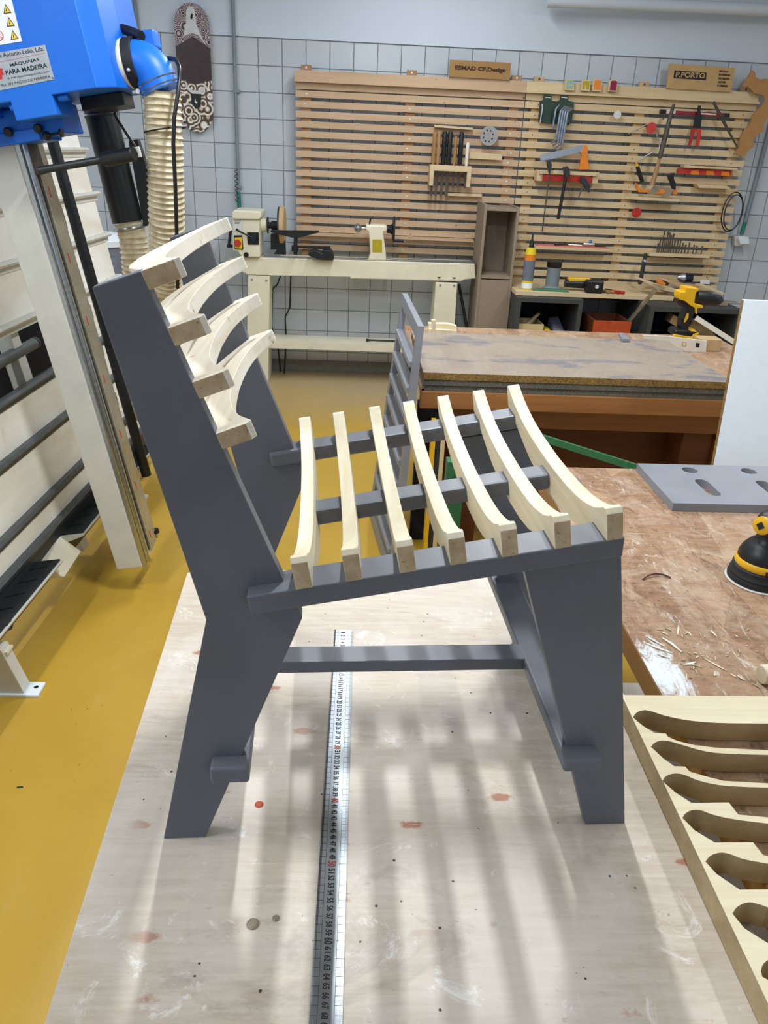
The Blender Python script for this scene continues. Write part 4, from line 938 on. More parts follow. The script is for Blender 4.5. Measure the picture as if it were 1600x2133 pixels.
# drill bit shelf
c8 = lambda pts: cp(1320, 470, 5.714, pts)
P = [W(x, y, 5.52) for x, y in c8([(180, 330), (890, 370)])]; z_ = (P[0].z+P[1].z)/2
tag(MB().box(P[0].x, P[1].x, 5.50, 5.61, z_-.012, z_+.008).build('bit_shelf', M['rack2'], None, .001), 'narrow wooden shelf holding rows of drill bits on the rack', 'shelf')
bl = ['leftmost tall drill bit standing on the narrow bit shelf', None]
xs = [(270, .06), (290, .09), (318, .155), (340, .10), (365, .145), (388, .135), (410, .12), (435, .13), (465, .085), (500, .095), (530, .09), (565, .07), (600, .06), (640, .075), (700, .06), (735, .055), (800, .055)]
for i, (x, h) in enumerate(xs):
    b = W(*c8([(x, 345)])[0], 5.55); b.z = z_+.008; lb, gp = {0: ('leftmost dark drill bit on the narrow wooden bit shelf', None), 2: ('tallest dark drill bit on the narrow wooden bit shelf', None), 16: ('rightmost dark drill bit on the narrow wooden bit shelf', None)}.get(i, ('thin dark drill bit standing among the others in the wooden bit shelf', 'drill bits on the narrow shelf'))
    t = thing('drill_bit', lb, 'drill bit', b, gp)
    MB().tube([b, b+V((0, 0, h*.55))], .0042, 6).build('shank', M['rust'], t, smooth=True)
    MB().lathe([(.0055, h*.55), (.004, h*.6), (.0058, h*.65), (.004, h*.72), (.0058, h*.78), (.004, h*.86), (.008, h*.92), (.002, h)], b, (0, 0, 1), 8).build('flute', M['rust'], t, smooth=True)
# plier shelf
c9 = lambda pts: cp(1070, 470, 5.926, pts)
P = [W(x, y, 5.51) for x, y in c9([(255, 260), (1200, 300)])]; z_ = (P[0].z+P[1].z)/2+.006
t = thing('tool_shelf', 'shallow wooden shelf lined with red holding pliers and brushes', 'shelf', (P[0].x, 5.55, z_))
MB().box(P[0].x, P[1].x, 5.49, 5.61, z_-.018, z_).build('board', M['rack2'], t, .001)
MB().box(P[0].x+.02, P[1].x-.02, 5.515, 5.60, z_, z_+.006).build('red_lining', flat('salmon_foam', 'D9756A', .7), t, .001)
sz = z_+.006
def lying(nm, x0, x1, y, r, mat, lab, cat, h=None):
    a = W(*c9([(x0, 220)])[0], 5.54); b = W(*c9([(x1, 220)])[0], 5.54); a.z = b.z = sz+r+.001; a.y = b.y = y
    return tag(MB().tube([a, a+(b-a)*.5, b], [r, r*.8, r*.5], 8).build(nm, mat, smooth=True), lab, cat)
lying('pliers', 500, 670, 5.53, .009, M['black'], 'black handled pliers on the red lined shelf', 'pliers')
lying('file', 670, 850, 5.54, .006, M['zinc'], 'thin grey file on the red lined shelf', 'file')
lying('caulking_tube', 860, 1000, 5.54, .014, M['zinc'], 'grey tube lying on the red lined shelf', 'tube')
lying('screwdriver', 1010, 1240, 5.55, .011, M['black'], 'black handled screwdriver, rightmost on the red lined shelf', 'screwdriver')
tag(MB().ball(W(*c9([(950, 200)])[0], 5.565), .012, n=10, m=6).build('blue_stopper', flat('blue_cap', '2C7CB8', .4), smooth=True), 'small blue stopper behind the grey tube on the red lined shelf', 'stopper')
# left panel: chisel box, grey disc, wood strips
c10 = lambda pts: cp(860, 220, 7.273, pts)
t = thing('chisel_holder', 'small wooden chisel holder with two legs on the left rack panel', 'tool holder', W(*c10([(580, 1000)])[0], 5.55))
P = [W(x, y, 5.50) for x, y in c10([(265, 885), (890, 930)])]; z_ = (P[0].z+P[1].z)/2
MB().box(P[0].x, P[1].x, 5.49, 5.61, z_-.035, z_).build('top_board', M['rack2'], t, .001)
for x in (P[0].x, P[1].x-.026): MB().box(x, x+.026, 5.49, 5.60, z_-.125, z_-.035).build('leg', M['rack2'], t, .001)
for x0, x1, hh, mt, lab in ((275, 340, .19, 'sign_wood', 'wooden handled chisel, leftmost in the wooden holder'), (345, 405, .20, 'batten', 'brown wooden handled gouge, second from left in the holder'), (420, 495, .20, 'black', 'black handled chisel, third from left in the holder'), (500, 580, .20, 'black', 'black handled chisel beside the metal tipped screwdriver'), (600, 655, .175, 'sign_wood', 'screwdriver with black cap and metal ferrule in the holder'), (675, 745, .20, 'black', 'black handled chisel right of the screwdriver in the holder'), (785, 840, .14, 'white_dirty', 'pale wooden chisel handle, rightmost in the holder')):
    a = W(*c10([(x0, 890)])[0], 5.53); b = W(*c10([(x1, 890)])[0], 5.53); r = abs(b.x-a.x)/2; c = V(((a.x+b.x)/2, 5.54, z_+.001))
    t = thing('chisel', lab, 'chisel', c)
    MB().lathe([(r*.7, 0), (r, .02), (r*.95, hh*.6), (r, hh*.93), (r*.6, hh)], c, (0, 0, 1), 14).build('handle', M[mt], t, smooth=True)
    MB().box(c.x-r*.55, c.x+r*.55, 5.538, 5.542, z_-.19 if x0 < 600 else z_-.13, z_).build('blade', M['rust'], t, .0005)
disc(1019, 283, .058, M['grey_disc'], 'large round grey abrasive disc with a ring of holes', 5.56)
m = MB()
for a in range(8):
    c = W(1017, 283, 5.555)+V((.031*cos(a*pi/4+.3), -.0012, .034*sin(a*pi/4+.3))); m.lathe([(.005, 0), (.005, .0012)], c, (-.1, -1, 0), 8)
o = m.build('holes', M['ink'], [x for x in bpy.data.objects if x.get('label', '').startswith('large round grey')][0])
tag(wpoly(c10([(325, 290), (915, 335), (905, 370), (325, 325)]), 5.57, .041).build('wood_strip', M['rack2'], None, .001), 'pale wood strip resting high on the left rack panel', 'wood strip')
tag(wpoly(c10([(850, 700), (1350, 740), (1345, 830), (850, 800)]), 5.58, .03).build('wood_strip', M['rack2'], None, .001), 'wood strip right of the chisel holder', 'wood strip')
tag(wpoly(c10([(490, 1325), (1050, 1340), (1045, 1385), (490, 1365)]), 5.57, .041).build('wood_strip', M['rack2'], None, .001), 'wood strip below the chisel holder on the left rack panel', 'wood strip')

# ------------------------------------------------------------ wood lathe on its stand
LY = 5.35
lathe = thing('wood_lathe', 'cream wood turning lathe on a stand in front of the tiled wall', 'lathe', W(740, 570, LY))
cL = lambda pts: cp(470, 420, 6.4, pts); cR = lambda pts: cp(730, 440, 5.926, pts)
wpoly([(470, 545), (480, 562)]+cL([(230, 940), (300, 975), (600, 985)])+[(730, 577)]+cR([(0, 830), (1370, 865), (1400, 845), (1550, 830), (1545, 800), (1535, 650)])+[(545, 536.5), (508, 536)], LY, .19).build('bed', M['cream'], lathe, .006)
wpoly([(548, 534.5)]+cR([(1510, 622), (1520, 640)])+[(548, 537.5)], LY+.01, .05).build('bed_way', M['steel'], lathe, .001)
for k in ((1065, 650, 1115, 815), (1250, 655, 1300, 820)):
    wpoly(cR([(k[0]+15, k[1]), (k[2]-5, k[1]), (k[2]+12, k[3]), (k[0], k[3])]), LY-.004, .01).build('rib', M['cream'], lathe, .003)
    wpoly(cR([(k[0]+15, k[3]-4), (k[2]-5, k[3]-2), (k[2]-8, k[3]+10), (k[0]+18, k[3]+8)]), LY-.006, .01).build('bolt', M['black'], lathe)
hs = wpoly(cL([(85, 235), (450, 240), (460, 745), (210, 740), (160, 660), (95, 650)]), LY-.03, .22).build('headstock', M['cream'], lathe, .008)
wpoly(cL([(82, 150), (110, 110), (475, 130), (482, 210), (445, 245), (82, 235)]), LY-.045, .24).build('headstock_cover', M['cream'], lathe, .010)
FY = LY-.031
wpoly(cL([(102, 240), (232, 243), (232, 400), (102, 398)]), FY-.0015, .002).build('name_plate', M['label'], hs)
m = MB()
for k in range(3): wpoly(cL([(118, 252+k*18), (205-k*12, 254+k*18), (205-k*12, 260+k*18), (118, 258+k*18)]), FY-.002, .001).build('plate_print', M['darkgrey'], hs)
wpoly(cL([(285, 410), (440, 410), (445, 575), (295, 572)]), FY-.004, .005).build('speed_plate', M['black'], hs, .001)
c = W(*cL([(375, 480)])[0], FY-.004); MB().lathe([(.026, 0), (.026, .012), (.020, .02)], c, (0, -1, 0), 22).build('speed_dial', M['iron'], hs, smooth=True)
MB().tube([c+V((-.01, -.018, .003)), W(*cL([(190, 400)])[0], FY-.03), W(*cL([(140, 365)])[0], FY-.035)], [.005, .006, .008], 10).build('speed_lever', M['black'], hs, smooth=True)
wpoly(cL([(110, 450), (220, 450), (236, 640), (122, 635)]), FY-.006, .007).build('switch_box', M['black'], hs, .002)
wpoly(cL([(120, 480), (215, 475), (222, 628), (128, 622)]), FY-.009, .004).build('switch_plate', M['warnyellow'], hs, .001)
MB().lathe([(.0225, 0), (.0225, .006), (.018, .014)], W(*cL([(160, 553)])[0], FY-.009), (0, -1, 0), 22).build('stop_button', M['red'], hs, smooth=True)
MB().lathe([(.0165, 0), (.0165, .006), (.012, .012)], W(*cL([(275, 708)])[0], FY), (0, -1, 0), 20).build('black_knob', M['black'], hs, smooth=True)
MB().tube([W(*cL([(70, 365)])[0], LY+.04), W(*cL([(45, 565)])[0], LY+.04)], .009, 10).build('side_crank', M['iron'], lathe, smooth=True)
MB().tube([W(*cL([(20, 590)])[0], LY+.04), W(*cL([(100, 592)])[0], LY+.04)], .011, 10).build('crank_grip', M['iron'], lathe, smooth=True)
X = V((1, 0, 0)); q = W(*cL([(455, 310)])[0], LY+.08); sc6 = abs(W(570, 450, LY).x - W(569, 450, LY).x)/6.4
MB().lathe([(.044, 0), (.044, .03), (.038, .055)], q, X, 26).build('spindle_nose', M['cream'], lathe, smooth=True)
q2 = q + X*.055
MB().lathe([(.052, 0), (.052, .006)], q2-X*.004+V((0, 0, .0)), X, 26).build('index_ring', M['iron'], lathe, smooth=True)
MB().lathe([(.02, 0), (.02, .02), (.029, .022), (.029, .07)], q2, X, 24).build('chuck', M['iron'], lathe, smooth=True)
MB().lathe([(.118, 0), (.118, .012)], q2+X*.068, X, 36).build('face_plate', M['darkgrey'], lathe, smooth=True)
MB().lathe([(.119, 0), (.119, .024), (.112, .030)], q2+X*.080, X, 36).build('sanding_disc', M['batten2'], lathe, smooth=True)
wpoly(cL([(600, 380), (1240, 385), (1240, 415), (980, 480), (890, 482), (680, 430), (600, 410)]), LY-.05, .014).build('tool_rest', M['iron'], lathe, .002)
MB().tube([W(*cL([(935, 475)])[0], LY-.03), W(*cL([(930, 705)])[0], LY-.03)], .0125, 14).build('rest_post', M['iron'], lathe, smooth=True)
MB().tube([W(*cL([(925, 585)])[0], LY-.03), W(*cL([(925, 660)])[0], LY-.03)], .022, 14).build('rest_collar', M['iron'], lathe, smooth=True)
wpoly(cL([(900, 590), (1395, 595), (1395, 640), (960, 620)]), LY-.03, .02).build('banjo_arm', M['iron'], lathe, .002)
wpoly(cL([(1290, 650), (1400, 640), (1450, 740), (1430, 785), (1260, 780), (1100, 720), (1110, 660), (1200, 650), (1290, 690)]), LY-.05, .10).build('banjo_foot', M['iron'], lathe, .006)
wpoly(cL([(600, 430), (690, 430), (720, 520), (790, 520), (800, 710), (640, 700), (680, 640), (600, 640)]), LY+.02, .05).build('headstock_clamp', M['iron'], lathe, .003)
wpoly(cR([(190, 168), (450, 175), (452, 250), (405, 260), (440, 530), (443, 615), (215, 612), (245, 520), (225, 255), (190, 235)]), LY+.0, .12).build('tailstock', M['cream'], lathe, .010)
wpoly(cR([(272, 348), (390, 350), (392, 508), (272, 506)]), LY-.002, .003).build('yellow_label', M['olive'], lathe)
q = W(*cR([(195, 212)])[0], LY+.06)
MB().lathe([(.011, 0), (.011, .03), (.014, .032), (.026, .045), (.030, .058), (.024, .070), (.008, .080)], q, -X, 22).build('live_centre', M['steel'], lathe, smooth=True)
q = W(*cR([(450, 220)])[0], LY+.06)
MB().lathe([(.026, 0), (.026, .022), (.035, .034), (.080, .042), (.083, .050), (.076, .052)], q, X, 30).build('handwheel', M['iron'], lathe, smooth=True)
MB().tube([q+V((.05, -.02, -.068)), q+V((.115, -.02, -.068))], .010, 12).build('wheel_grip', M['iron'], lathe, smooth=True)
MB().tube([W(*cR([(235, 165)])[0], LY+.05), W(*cR([(248, 90)])[0], LY+.05)], .006, 8).build('quill_lock', M['iron'], lathe, smooth=True)
lz = W(540, 574, LY).z
def leg(x0, x1, b0, b1, nm):
    a0, a1 = W(x0, 575, LY).x, W(x1, 577, LY).x
    MB().hull([V((b0, LY, 0)), V((b1, LY, 0)), V((b1, LY+.26, 0)), V((b0, LY+.26, 0))], [V((a0, LY, lz)), V((a1, LY, lz)), V((a1, LY+.19, lz)), V((a0, LY+.19, lz))]).build('stand_leg', M['cream'], lathe, .004)
leg(517, 562, -.755, -.60, 'l'); leg(909, 954, W(909, 586, LY).x-.01, W(954, 586, LY).x+.01, 'r')
for px in ((525, 582), (555, 584), (917, 594), (946, 595)): MB().lathe([(.008, 0), (.006, .005)], W(*px, LY-.001), (0, -1, 0), 8).build('leg_bolt', M['zinc'], lathe)
zs = (W(700, 697, LY+.2).z + W(700, 722, LY+.02).z)/2
MB().box(-.64, .64, LY+.03, LY+.24, zs-.004, zs).build('stand_shelf', M['cream'], lathe, .001)
MB().box(-.62, .62, LY+.026, LY+.034, zs-.05, zs).build('shelf_lip', M['cream'], lathe, .001)
tag(MB().tube([V((.085, LY+.10, zs+.0125)), V((.115, LY+.105, zs+.0125)), V((.31, LY+.13, zs+.0075))], [.012, .006, .006], 8).build('lathe_wrench', M['black'], smooth=True), 'black wrench lying on the lower shelf of the lathe stand', 'wrench')
tag(MB().tube([W(606, 570, 5.64), W(604, 640, 5.64), W(594, 660, 5.63), W(596, 700, 5.64), W(592, 790, 5.60)], .006, 6).build('power_cord', M['black'], smooth=True), 'dark power cord running down the tiles behind the left end of the lathe', 'cord')
tag(MB().tube([W(585, 572, 5.64), W(578, 592, 5.65), W(568, 602, 5.65), W(566, 680, 5.65), W(580, 730, 5.65), W(586, 788, 5.66)], .0055, 6).build('power_cord', M['black'], smooth=True), 'black curved cord looping behind the left leg of the lathe stand', 'cord')
t = thing('handle_bar', 'thin black rod leaning beside the right leg of the lathe stand', 'rod', W(975, 690, 5.45))
MB().tube([W(956, 592, 5.45), W(975, 695, 5.42), V((.79, 5.24, .0))], .010, 10).build('rod', M['black'], t, smooth=True)

# ------------------------------------------------------------ tall chipboard shelf box
sh = thing('chipboard_shelf', 'tall narrow chipboard box shelf standing between lathe and worktop', 'shelf', (.92, 5.3, 0))
x0, x1 = .812, 1.040; y0, y1 = 5.27, 5.60; zt = W(1003, 425, y0).z
MB().box(x0, x0+.018, y0, y1, 0, zt).build('side_panel', M['chip_tall'], sh, .001)
MB().box(x1-.018, x1, y0, y1, 0, zt-.01).build('side_panel', M['chip_tall'], sh, .001)
MB().box(x0+.018, x1-.018, y1-.04, y1-.022, 0, zt-.02).build('back_panel', M['chip_tall'], sh)
for z in (zt-.02, W(1040, 575, y0+.01).z, .30): MB().box(x0+.018, x1-.018, y0+.005, y1-.04, z-.018, z).build('shelf', M['chip_tall'], sh, .001)
MB().box(x0+.018, x1-.018, y0+.004, y0+.02, W(1020, 690, y0).z-.1, W(1040, 577, y0).z-.02).build('front_panel', M['chip_tall'], sh, .001)

# ------------------------------------------------------------ low worktop under the rack
wz = W(1200, 610, 5.13).z
xa, xb = 1.042, 2.42
tag(MB().box(xa, W(1405, 615, 5.12).x, 5.12, 5.60, wz-.028, wz).build('worktop', M['rack2'], None, .002), 'narrow wooden worktop along the wall under the tool rack', 'worktop')
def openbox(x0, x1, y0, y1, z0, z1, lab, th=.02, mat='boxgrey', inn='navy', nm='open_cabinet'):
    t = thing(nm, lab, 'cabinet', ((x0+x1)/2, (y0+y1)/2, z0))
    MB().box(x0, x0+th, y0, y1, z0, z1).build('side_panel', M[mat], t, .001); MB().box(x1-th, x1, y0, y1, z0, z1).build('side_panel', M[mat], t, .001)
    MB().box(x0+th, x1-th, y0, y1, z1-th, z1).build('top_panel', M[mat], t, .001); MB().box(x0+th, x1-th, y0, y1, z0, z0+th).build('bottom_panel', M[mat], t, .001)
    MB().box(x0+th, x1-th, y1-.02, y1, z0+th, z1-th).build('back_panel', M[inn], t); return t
kx0, kx1 = 1.044, W(1214, 640, 5.05).x
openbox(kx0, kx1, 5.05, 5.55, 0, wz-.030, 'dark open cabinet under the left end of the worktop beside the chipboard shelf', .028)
rx0, rx1 = W(1352, 660, 4.9).x, W(1546, 660, 4.9).x; rz = wz-.030
rsz = W(1440, 717, 5.1).z
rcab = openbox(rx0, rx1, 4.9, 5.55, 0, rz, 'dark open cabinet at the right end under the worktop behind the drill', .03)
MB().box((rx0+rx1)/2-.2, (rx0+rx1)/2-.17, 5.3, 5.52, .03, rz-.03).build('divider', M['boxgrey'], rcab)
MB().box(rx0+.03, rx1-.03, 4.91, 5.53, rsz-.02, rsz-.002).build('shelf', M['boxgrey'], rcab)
# worktop right extension: board on the right cabinet
tag(MB().box(W(1425, 612, 5.0).x, rx1-.05, 5.02, 5.60, rz+.001, rz+.020).build('worktop_board', M['chip_tall'], None, .002), 'chipboard top lying on the right dark cabinet', 'board')
# things in and around the cabinets
a, b = W(1072, 674, 5.12), W(1133, 678, 5.12); a.x = max(a.x, 1.076)
cb = thing('cardboard_box', 'pale tan box of offcuts inside the left dark cabinet', 'box', ((a.x+b.x)/2, 5.2, .03))
bxz = a.z
MB().box(a.x, b.x, 5.12, 5.13, .03, bxz).build('front', M['cardboard'], cb); MB().box(a.x, b.x, 5.33, 5.34, .03, bxz).build('back', M['cardboard'], cb)
for x in (a.x, b.x-.01): MB().box(x, x+.01, 5.13, 5.33, .03, bxz).build('side', M['cardboard'], cb)
MB().box(a.x+.01, b.x-.01, 5.13, 5.33, .03, bxz-.04).build('contents', M['chip_tall'], cb)
tag(MB().bar(V((a.x+.06, 5.16, bxz-.02)), V((a.x+.17, 5.28, bxz+.04)), .02, .015).build('offcut', M['rack2']), 'wood offcut sticking out of the tan box', 'offcut')
tag(MB().hull([V((b.x+.06, 5.12, .031)), V((b.x+.15, 5.12, .031)), V((b.x+.16, 5.4, .031)), V((b.x+.06, 5.4, .031))], [V((b.x+.07, 5.14, bxz-.02)), V((b.x+.16, 5.16, bxz-.05)), V((b.x+.15, 5.35, bxz+.02)), V((b.x+.08, 5.35, bxz+.01))]).build('cloth_bundle', M['grey_drum'], None, .01), 'grey crumpled bundle right of the tan box in the left cabinet', 'bundle')
tag(MB().box(b.x+.012, b.x+.045, 5.12, 5.22, .031, bxz-.03).build('yellow_tin', M['yellow2'], None, .003), 'narrow yellow tin beside the tan box in the left cabinet', 'tin')
a, b = W(1238, 668, 5.0), W(1316, 672, 5.0)
rb = thing('drawer_box', 'open orange-red wooden box standing between the two dark cabinets', 'box', ((a.x+b.x)/2, 5.1, 0)); z1 = a.z
MB().box(a.x, b.x, 5.0, 5.016, .0, z1).build('front', M['redbox'], rb, .001)
MB().box(a.x, b.x, 5.28, 5.296, .0, z1).build('back', M['orange_dark'], rb, .001)
for x in (a.x, b.x-.016): MB().box(x, x+.016, 5.016, 5.28, 0, z1).build('side', M['orange_dark'], rb, .001)
MB().box(a.x+.016, b.x-.016, 5.016, 5.28, 0, .012).build('bottom', M['orange_dark'], rb)
p, q = W(1365, 603, 5.05), W(1318, 662, 5.0)
q = W(1311, 668, 5.06); p = W(1366, 602, 4.875)
tag(MB().bar(q+(q-p)*.35, p, .018, .02).build('aluminium_bar', M['zinc']), 'pale metal bar leaning between the red box and the worktop edge', 'bar')
p, q = W(1450, 662, 4.85), W(1527, 712, 4.8)
q2_ = p + (q-p)*(p.z/(p.z-q.z)); q2_.z = .012
tag(MB().bar(p, q2_, .02, .03).build('aluminium_bar', M['white_dirty']), 'pale bar slanting across the right dark cabinet behind the drill', 'bar')
tag(wpoly([(1395, 672), (1403, 655), (1420, 664), (1416, 684)], 5.0, .10).build('wood_block', M['batten2'], None, .002), 'brown wood block inside the right cabinet left of the drill', 'block')
tag(wpoly([(1434, 690), (1444, 662), (1470, 674), (1505, 715), (1440, 712)], 5.1, .05).build('offcut_pile', M['batten2'], None, .002), 'brown boards piled inside the right cabinet behind the drill', 'boards')
# on the worktop
def onw(x, y, Y=5.22): p = W(x, y, Y); return V((p.x, Y, wz))
c = onw(1099, 584, 5.2); hb = W(1100, 515, 5.2).z - wz
t = thing('glue_bottle', 'yellow glue bottle with grey label and black nozzle on the worktop', 'bottle', c)
r = .036
MB().lathe([(r*.95, 0), (r, .004), (r, hb*.22)], c, (0, 0, 1), 26).build('yellow_base', M['yellow2'], t, smooth=True)
MB().lathe([(r*1.0, hb*.22), (r*1.0, hb*.78)], c, (0, 0, 1), 26).build('grey_label', M['grey_drum'], t, smooth=True)
MB().lathe([(r*1.01, hb*.70), (r*1.01, hb*.84)], c, (0, 0, 1), 26).build('orange_band', M['orange'], t, smooth=True)
MB().lathe([(r, hb*.84), (r*.85, hb*.97), (r*.4, hb*1.0)], c, (0, 0, 1), 26).build('shoulder', M['yellow2'], t, smooth=True)
MB().lathe([(.016, hb), (.014, hb+.03), (.006, hb+.05), (.004, hb+.085)], c, (0, 0, 1), 14).build('nozzle', M['black'], t, smooth=True)
MB().lathe([(r*1.015, hb*.04), (r*1.015, hb*.17)], c, (0, 0, 1), 26).build('white_label', M['white_sticker'], t, smooth=True)
c = onw(1151, 583, 5.26); h1 = W(1152, 545, 5.26).z-wz
t = thing('wire_spool', 'grey spool with a black top standing on the worktop', 'spool', c)
MB().lathe([(.062, 0), (.062, .006), (.044, .02), (.044, h1*.75), (.046, h1*.8)], c, (0, 0, 1), 28).build('grey_core', M['conduit'], t, smooth=True)
MB().lathe([(.047, h1*.8), (.049, h1*.85), (.049, h1), (.04, h1+.004)], c, (0, 0, 1), 28).build('black_top', M['black'], t, smooth=True)
c = onw(1150, 588, 5.16)
tag(MB().hull([c+V((-.13, 0, 0)), c+V((.12, -.03, 0)), c+V((.12, .02, 0)), c+V((-.10, .03, 0))], [c+V((-.11, .005, .016)), c+V((.09, -.02, .018)), c+V((.09, .01, .018)), c+V((-.09, .02, .016))]).build('green_pliers', M['green'], None, .003), 'green handled pliers lying before the grey spool', 'pliers')
# lying cordless drill
c = onw(1215, 590, 5.2); t = thing('cordless_driver', 'yellow and black cordless driver lying on its side on the worktop', 'drill', c)
MB().tube([c+V((-.115, .02, .045)), c+V((.02, .02, .045))], [.026, .03], 16).build('nose', M['black'], t, smooth=True)
MB().box(c.x-.10, c.x+.05, 5.20, 5.25, wz+.05, wz+.085).build('yellow_body', M['yellow'], t, .008)
MB().box(c.x+.005, c.x+.115, 5.12, 5.19, wz, wz+.082).build('battery', M['black'], t, .010)
MB().lathe([(.012, 0), (.012, .002)], V((c.x+.07, 5.12, wz+.045)), (0, -1, 0), 16).build('battery_badge', M['label'], t)
c = onw(1268, 592, 5.17)
for i, (dx, mt, lb) in enumerate(((-.02, 'sign_wood', 'pliers with tan handles on the worktop right of the driver'), (.045, 'redlever', 'pliers with dark red handles on the worktop'))):
    b = c+V((dx, 0, .001)); t = thing('pliers', lb, 'pliers', b)
    MB().tube([b+V((-.01, .04, .010)), b+V((.02, -.04, .010))], [.006, .011], 8).build('handle', M[mt], t, smooth=True)
    MB().tube([b+V((-.01, .04, .010)), b+V((.055, -.035, .010))], [.006, .011], 8).build('handle', M[mt], t, smooth=True)
    MB().tube([b+V((-.035, .085, .010)), b+V((-.01, .04, .010))], [.005, .010], 8).build('jaws', M['iron'], t, smooth=True)
t = thing('bar_clamp', 'upright grey clamp leaning on the rack at the right of the worktop', 'clamp', W(1335, 590, 5.4))
MB().tube([W(1333, 590, 5.35), W(1345, 530, 5.5)], .014, 10).build('bar', M['darkgrey'], t, smooth=True)
MB().ball(W(1343, 545, 5.46), .016, n=10, m=6).build('screw_pad', M['zinc'], t, smooth=True)
for px, Y, th, mt, lab in (([(1334, 583), (1340, 582), (1390, 600), (1412, 604), (1402, 609), (1370, 603)], 5.15, .12, 'rack2', 'pale board under the orange handled tool on the worktop'),
    ([(1368, 578), (1385, 580), (1440, 597), (1490, 602), (1425, 602)], 5.3, .16, 'batten2', 'brown board lying behind the orange handled tool'),
    ([(1450, 592), (1465, 592), (1512, 611), (1505, 614)], 5.10, .03, 'rack2', 'thin wood strip lying across the boards by the drill chuck')):
    tag(wpoly(px, Y, th).build('offcut_board', M[mt], None, .001), lab, 'board')
t = thing('marking_knife', 'orange handled tool lying on the pale board', 'knife', W(1378, 592, 5.12))
wpoly([(1368, 583), (1378, 584), (1388, 591), (1384, 595), (1371, 591)], 5.10, .03).build('grip', M['orange'], t, .003)
wpoly([(1386, 589), (1394, 590), (1392, 595), (1384, 594)], 5.102, .026).build('tip', M['black'], t, .002)
t = thing('router_collet', 'grey and dark blue round tool end standing before the rack, right of the orange tool', 'tool', W(1425, 590, 5.5))
MB().lathe([(.012, -.03), (.03, 0), (.03, .02)], W(1420, 578, 5.5), X, 16).build('grey_end', M['zinc'], t, smooth=True)
MB().lathe([(.026, 0), (.026, .06)], W(1424, 579, 5.5), X, 16).build('blue_body', M['navy'], t, smooth=True)
tag(wpoly([(1459, 583), (1478, 583), (1478, 592), (1459, 591)], 5.609, .002).build('white_label', M['white_sticker']), 'white oval label stuck low on the right of the rack', 'label')

# ------------------------------------------------------------ rear workbench with stacked sheets
RZ = .75
fy = G(1200, 824, RZ).y; bx = G(890, 822, RZ).x-.02
rbn = thing('rear_workbench', 'orange varnished pine workbench with stacked chipboard sheets on it', 'workbench', (1.0, 3.2, 0))
MB().box(bx, 1.80, fy, 3.82, RZ-.012, RZ).build('benchtop', M['bench'], rbn, .002)
MB().box(bx, 1.80, fy-.004, fy+.03, RZ-.066, RZ+.0).build('front_board', M['orange_wood'], rbn, .004)
MB().box(bx+.10, 1.72, fy+.10, fy+.13, RZ-.165, RZ-.085).build('apron', M['orange_wood'], rbn, .003)
for x in (.42, 1.42):
    for y in (fy+.12, 3.60): MB().box(x, x+.09, y, y+.09, 0, RZ-.012).build('leg', M['orange_dark'], rbn, .004)
MB().box(.55, 1.40, fy+.30, fy+.33, .10, RZ-.17).build('cupboard_front', M['orange_dark'], rbn, .003)
MB().box(1.30, 1.42, fy+.14, fy+.30, .0, RZ-.17).build('cupboard_side', M['orange_dark'], rbn, .003)
x0, x1 = G(884, 784, .82).x, G(1514, 787, .82).x; y0, y1 = G(1200, 786, .82).y, G(1200, 703, .82).y
zc = RZ
for i, (h, sm, lb, dx) in enumerate(((.021, 'chip_grey', 'grey edged chipboard sheet, lowest of the stack on the rear bench', .01), (.0005, 'chip_grey', None, 0), (.021, 'chip_grey', 'middle grey edged chipboard sheet of the stack on the rear bench', .004), (.026, 'chip_edge', 'stained chipboard sheet with a brown edge, topmost of the stack', 0))):
    if lb is None: zc += .001; continue
    tag(MB().box(x0+dx, x1-dx*2, y0+dx, y1-dx, zc, zc+h).build('chipboard_sheet', M['chip'], None, .001, side=(M[sm], lambda n: abs(n.z) < .5)), lb, 'sheet'); zc += h+.0006
ZT = zc
# timber and plates on the rear bench
a, b = G(906, 680, .80), G(953, 687, .80)
for i, (px, Y, lb) in enumerate((([(893, 685), (952, 689), (952, 698), (893, 696)], 3.60, 'lower pale pine stick of the small pile behind the sheets'), ([(893, 674), (935, 675), (952, 680), (952, 688), (893, 685)], 3.62, 'upper pale pine stick of the small pile behind the sheets'), ([(899, 667), (908, 667), (908, 697), (901, 697)], 3.50, 'short pine stick standing across the small pile behind the sheets'))):
    tag(wpoly(px, Y, .04 if i < 2 else .03).build('pine_stick', M['pine_x'], None, .001), lb, 'stick')
pl0 = G(1289, 694, ZT+.012); 
tag(gpoly([(1289, 693), (1299, 693), (1313, 706), (1297, 706)], ZT+.014, .013).build('grey_block', M['mdf_light'], None, .001), 'small grey MDF block at the back edge of the top chipboard sheet', 'block')
t = thing('cut_plate', 'white plate with two small rectangular cut-outs leaning behind the sheet stack', 'plate', W(1420, 742, 3.46))
wpoly([(1339, 698), (1388, 700), (1473, 710), (1470, 744), (1452, 744), (1386, 711), (1342, 706)], 3.46, .008).build('plate', M['white_dirty'], t, .001)
wpoly([(1421.5, 712), (1430, 713), (1430, 722), (1421, 721)], 3.459, .002).build('outlined_cut', M['batten2'], t)
wpoly([(1423.3, 713.6), (1428.4, 714.2), (1428, 720.5), (1423, 720)], 3.4585, .002).build('cut_centre', M['white_dirty'], t)
wpoly([(1450, 714), (1458, 715), (1457, 724), (1449, 723)], 3.459, .002).build('square_hole', M['ink'], t)
c11 = lambda pts: cp(1360, 560, 6.667, pts)
DY = 3.62
dr = thing('cordless_drill', 'yellow and black cordless drill with a long bit standing on the rear bench', 'drill', W(1430, 705, DY))
